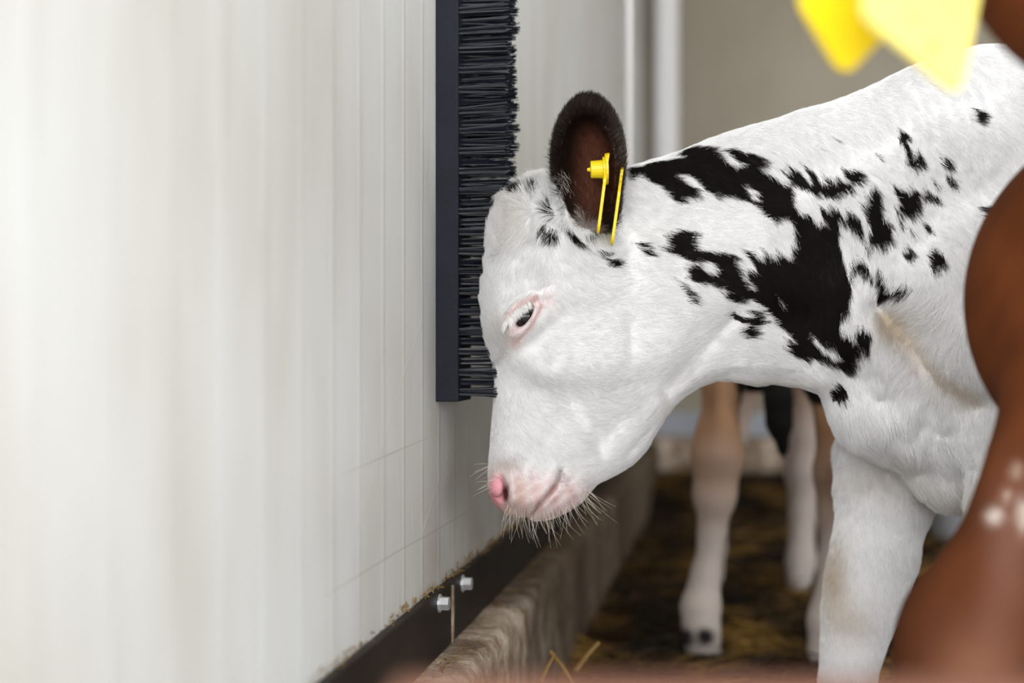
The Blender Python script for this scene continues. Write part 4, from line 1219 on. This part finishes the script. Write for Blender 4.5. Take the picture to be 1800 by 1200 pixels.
for px, d in ((1452, 1.95), (1472, 1.95)):
    q = P(px, 1150, d); ff.cone((q.x, q.y - .01, .045), (q.x + .002, q.y + .012, .012), .016, .019, .006)
Vf, Qf = ff.mesh(2)
qpx = 900 + FPX * Vf[:, 0] / Vf[:, 1]; qpy = HOR - FPX * (Vf[:, 2] - CAMZ) / Vf[:, 1]
fcv = np.empty((len(Vf), 3)); fcv[:] = (0.42, 0.235, 0.13)
bpx, bpy_ = qpx, qpy
bc = fcv
def soft01(a, b, x): return np.clip((x - a) / (b - a), 0, 1)[:, None]
mixc(soft01(760, 960, qpy) * .95, (0.58, 0.51, 0.46))
mixc(g2d(1250, 700, 14, 60) * .7, (0.13, 0.06, 0.03)); mixc(g2d(1262, 800, 30, 40) * .55, (0.48, 0.33, 0.25))
mixc(g2d(1470, 840, 40, 80) * .8, (0.20, 0.10, 0.055)); mixc(g2d(1460, 720, 20, 60) * .5, (0.40, 0.20, 0.09))
mixc((Vf[:, 1] > 2.4)[:, None] * .8 * soft01(640, 760, qpy), (0.55, 0.48, 0.43))
mixc(((Vf[:, 1] < 2.45) & (Vf[:, 2] > .36) & (np.abs(Vf[:, 0] - .375) < .06))[:, None] * 1.0, (0.008, 0.007, 0.007))
mixc((Vf[:, 2] > .40)[:, None] * .9, (0.012, 0.010, 0.010))
mixc(((seg_dist(qpx, qpy, [(1352, 470), (1350, 560), (1362, 640), (1369, 745), (1379, 815)]) < 32) & (Vf[:, 1] < 2.05) & (qpy < 820) & (np.abs(qpx - 1366) < 30))[:, None] * 1.0, (0.008, 0.007, 0.007))
for px in (1205, 1240): mixc(g2d(px, 1118, 15, 14) * 1.6, (0.012, 0.010, 0.010))
M_fhide = attr_mat('tan_hide', rough=0.7, spec=0.15)
fcalf = empty('tan_legged_calf', (.42, 2.4, 0))
tag(fcalf, 'dark calf with tan and white legs and black tail, facing away', 'calf')
world_parent(np_mesh('calf_body', Vf, Qf, M_fhide, col=bc), fcalf)

# ------------------------------------------------------------------ bucket at the back
bk = P(1727, 800, 3.2)
bucket = empty('white_bucket', (bk.x, bk.y, 0.0))
tag(bucket, 'white plastic bucket on the straw far behind the white calf', 'bucket')
M_bucket, _t, _b = new_mat('white_bucket_plastic', (0.72, 0.75, 0.80, 1), 0.35)
def lathe(prof, n=28):
    V = [(r * math.cos(2 * math.pi * k / n), r * math.sin(2 * math.pi * k / n), z) for r, z in prof for k in range(n)]
    F = [(s * n + k, s * n + (k + 1) % n, (s + 1) * n + (k + 1) % n, (s + 1) * n + k) for s in range(len(prof) - 1) for k in range(n)]
    return V, F
v, f = lathe([(0.001, .005), (.108, .003), (.114, .008), (.132, .27), (.138, .272), (.140, .285), (.136, .288), (.130, .280), (.110, .012), (.001, .012)])
mesh_obj('bucket_body', v, f, M_bucket, bucket, smooth=True)
v, f = tube([(-.14 * math.cos(a), -.03 - .1 * math.sin(a), .275 - .12 * math.sin(a)) for a in [math.pi * i / 14 for i in range(15)]], [.003] * 15, 6)
mesh_obj('bail_handle', v, f, M_steel, bucket, smooth=True)

# ------------------------------------------------------------------ low wooden gate close to the lens, its top rail just below the view
M_red = noise_mat('reddish_worn_wood', [(0.3, (0.15, 0.066, 0.042, 1)), (0.7, (0.23, 0.11, 0.075, 1))], scale=9, stretch=(.3, 3, 3), rough=0.8, spec=0.15, bump=.4, bscale=60)
gate = empty('wooden_gate', (0.30, 0.41, 0))
tag(gate, 'low reddish wooden gate at the bottom edge, out of focus close to the lens', 'gate')
GT = CAMZ - (1218 - HOR) / FPX * 0.40
for nm, x0, x1, z0, z1 in (('rail', -0.335, 0.50, GT - .055, GT), ('rail', -0.335, 0.50, .10, .155), ('stile', -0.335, -0.285, 0.0, GT - .056), ('stile', 0.45, 0.50, 0.0, GT - .056)):
    v, f = box_vf(x0, x1, -.011 if nm == 'rail' else -.009, .011 if nm == 'rail' else .009, z0, z1, .003)
    mesh_obj(nm, v, f, M_red, gate)

# ------------------------------------------------------------------ straw
def straw_mesh(name, spots, mat):
    V, F = [], []
    for (x, y, z, yaw, pit, ln, r) in spots:
        dx, dy, dz = math.cos(yaw) * math.cos(pit), math.sin(yaw) * math.cos(pit), math.sin(pit)
        sx, sy = -math.sin(yaw), math.cos(yaw)
        b0 = len(V)
        bend = R.uniform(-.12, .12) * ln
        for t in (0, .5, 1):
            cx = x + dx * ln * t + sx * bend * (t * (1 - t) * 4); cyy = y + dy * ln * t + sy * bend * (t * (1 - t) * 4); cz = z + dz * ln * t
            for (a, b_) in ((1, 0), (-.5, .87), (-.5, -.87)):
                V.append((cx + sx * r * a, cyy + sy * r * a, cz + r * b_))
        for s in range(2):
            for k in range(3):
                F.append((b0 + s * 3 + k, b0 + s * 3 + (k + 1) % 3, b0 + s * 3 + 3 + (k + 1) % 3, b0 + s * 3 + 3 + k))
    return mesh_obj(name, V, F, mat)
M_straw = noise_mat('golden_straw', [(0.38, (0.010, 0.006, 0.003, 1)), (0.52, (0.06, 0.031, 0.008, 1)), (0.68, (0.34, 0.19, 0.045, 1))], scale=7.0, detail=3, rough=0.6, spec=0.3)
spots = []
while len(spots) < 17000:
    y = 1.15 + 3.2 * R.random() ** 1.3; x = -0.05 + R.random() * (0.25 + 0.42 * y)
    edge = -0.2307 / math.cos(TH) + y * math.tan(TH)
    if x < edge + .006 or y * math.cos(TH) + x * math.sin(TH) > UB - .12: continue
    dens = 0.45 + 0.55 * math.sin(4.1 * x + 2.2 * y) * math.sin(5.3 * y - 1.7 * x) + .25 * math.sin(11 * x + 7 * y)
    if R.random() > max(.06, dens): continue
    onb = 0
    spots.append((x, y, max(onb, lump(x, y) - .010) + R.uniform(0, .014), R.uniform(0, 6.28), R.gauss(.03, .10), R.uniform(.03, .13), R.uniform(.0010, .0020)))
straw = straw_mesh('straw_bedding', spots, M_straw)
tag(straw, 'loose golden straw strewn over the dark bedding', 'straw', None, 'stuff')
M_straw2 = noise_mat('bright_straw', [(0.3, (0.16, 0.09, 0.025, 1)), (0.7, (0.30, 0.19, 0.06, 1))], scale=9, rough=0.6)
def stalk(p, q, r, name='straw_stalk'):
    p, q = Vector(p), Vector(q); m_ = (p + q) / 2 + Vector((0, 0, (q - p).length * .04))
    v, f = tube([p, m_, q], [r, r * .95, r * .8], 6); return mesh_obj(name, v, f, M_straw2)
tag(stalk(P(968, 1145, 1.40), P(1010, 1205, 1.36), .0022), 'bent golden straw stalk sloping down beside the kerb', 'straw')
tag(stalk(P(1012, 1180, 1.42), P(1052, 1130, 1.45), .0030), 'thick tan straw stalk sticking up beside the kerb', 'straw')
tag(stalk(P(950, 1200, 1.32), P(975, 1150, 1.34), .0020), 'thin straw stalk leaning against the kerb foot', 'straw')
# chaff caught along the skirting board and kerb
sp = []
for i in range(900):
    u = R.uniform(0.75, 2.6); top = R.random() < .6
    if top: lx, lz = -WD + R.uniform(.0005, .006), ZB1 + R.uniform(0, .002) + abs(R.gauss(0, .0025))
    else: lx, lz = -WD + R.uniform(.009, .03), ZB0 + R.uniform(0.001, .004)
    X = lx * math.cos(TH) + u * math.sin(TH); Y = -lx * math.sin(TH) + u * math.cos(TH)
    sp.append((X, Y, lz, math.pi / 2 - TH + R.gauss(0, .5), R.gauss(.2, .5) if top else R.gauss(0, .1), R.uniform(.002, .009), R.uniform(.0003, .0008)))
chaff = straw_mesh('straw_chaff', sp, M_straw2)
tag(chaff, 'bits of straw chaff caught along the skirting board and kerb', 'straw', None, 'stuff')
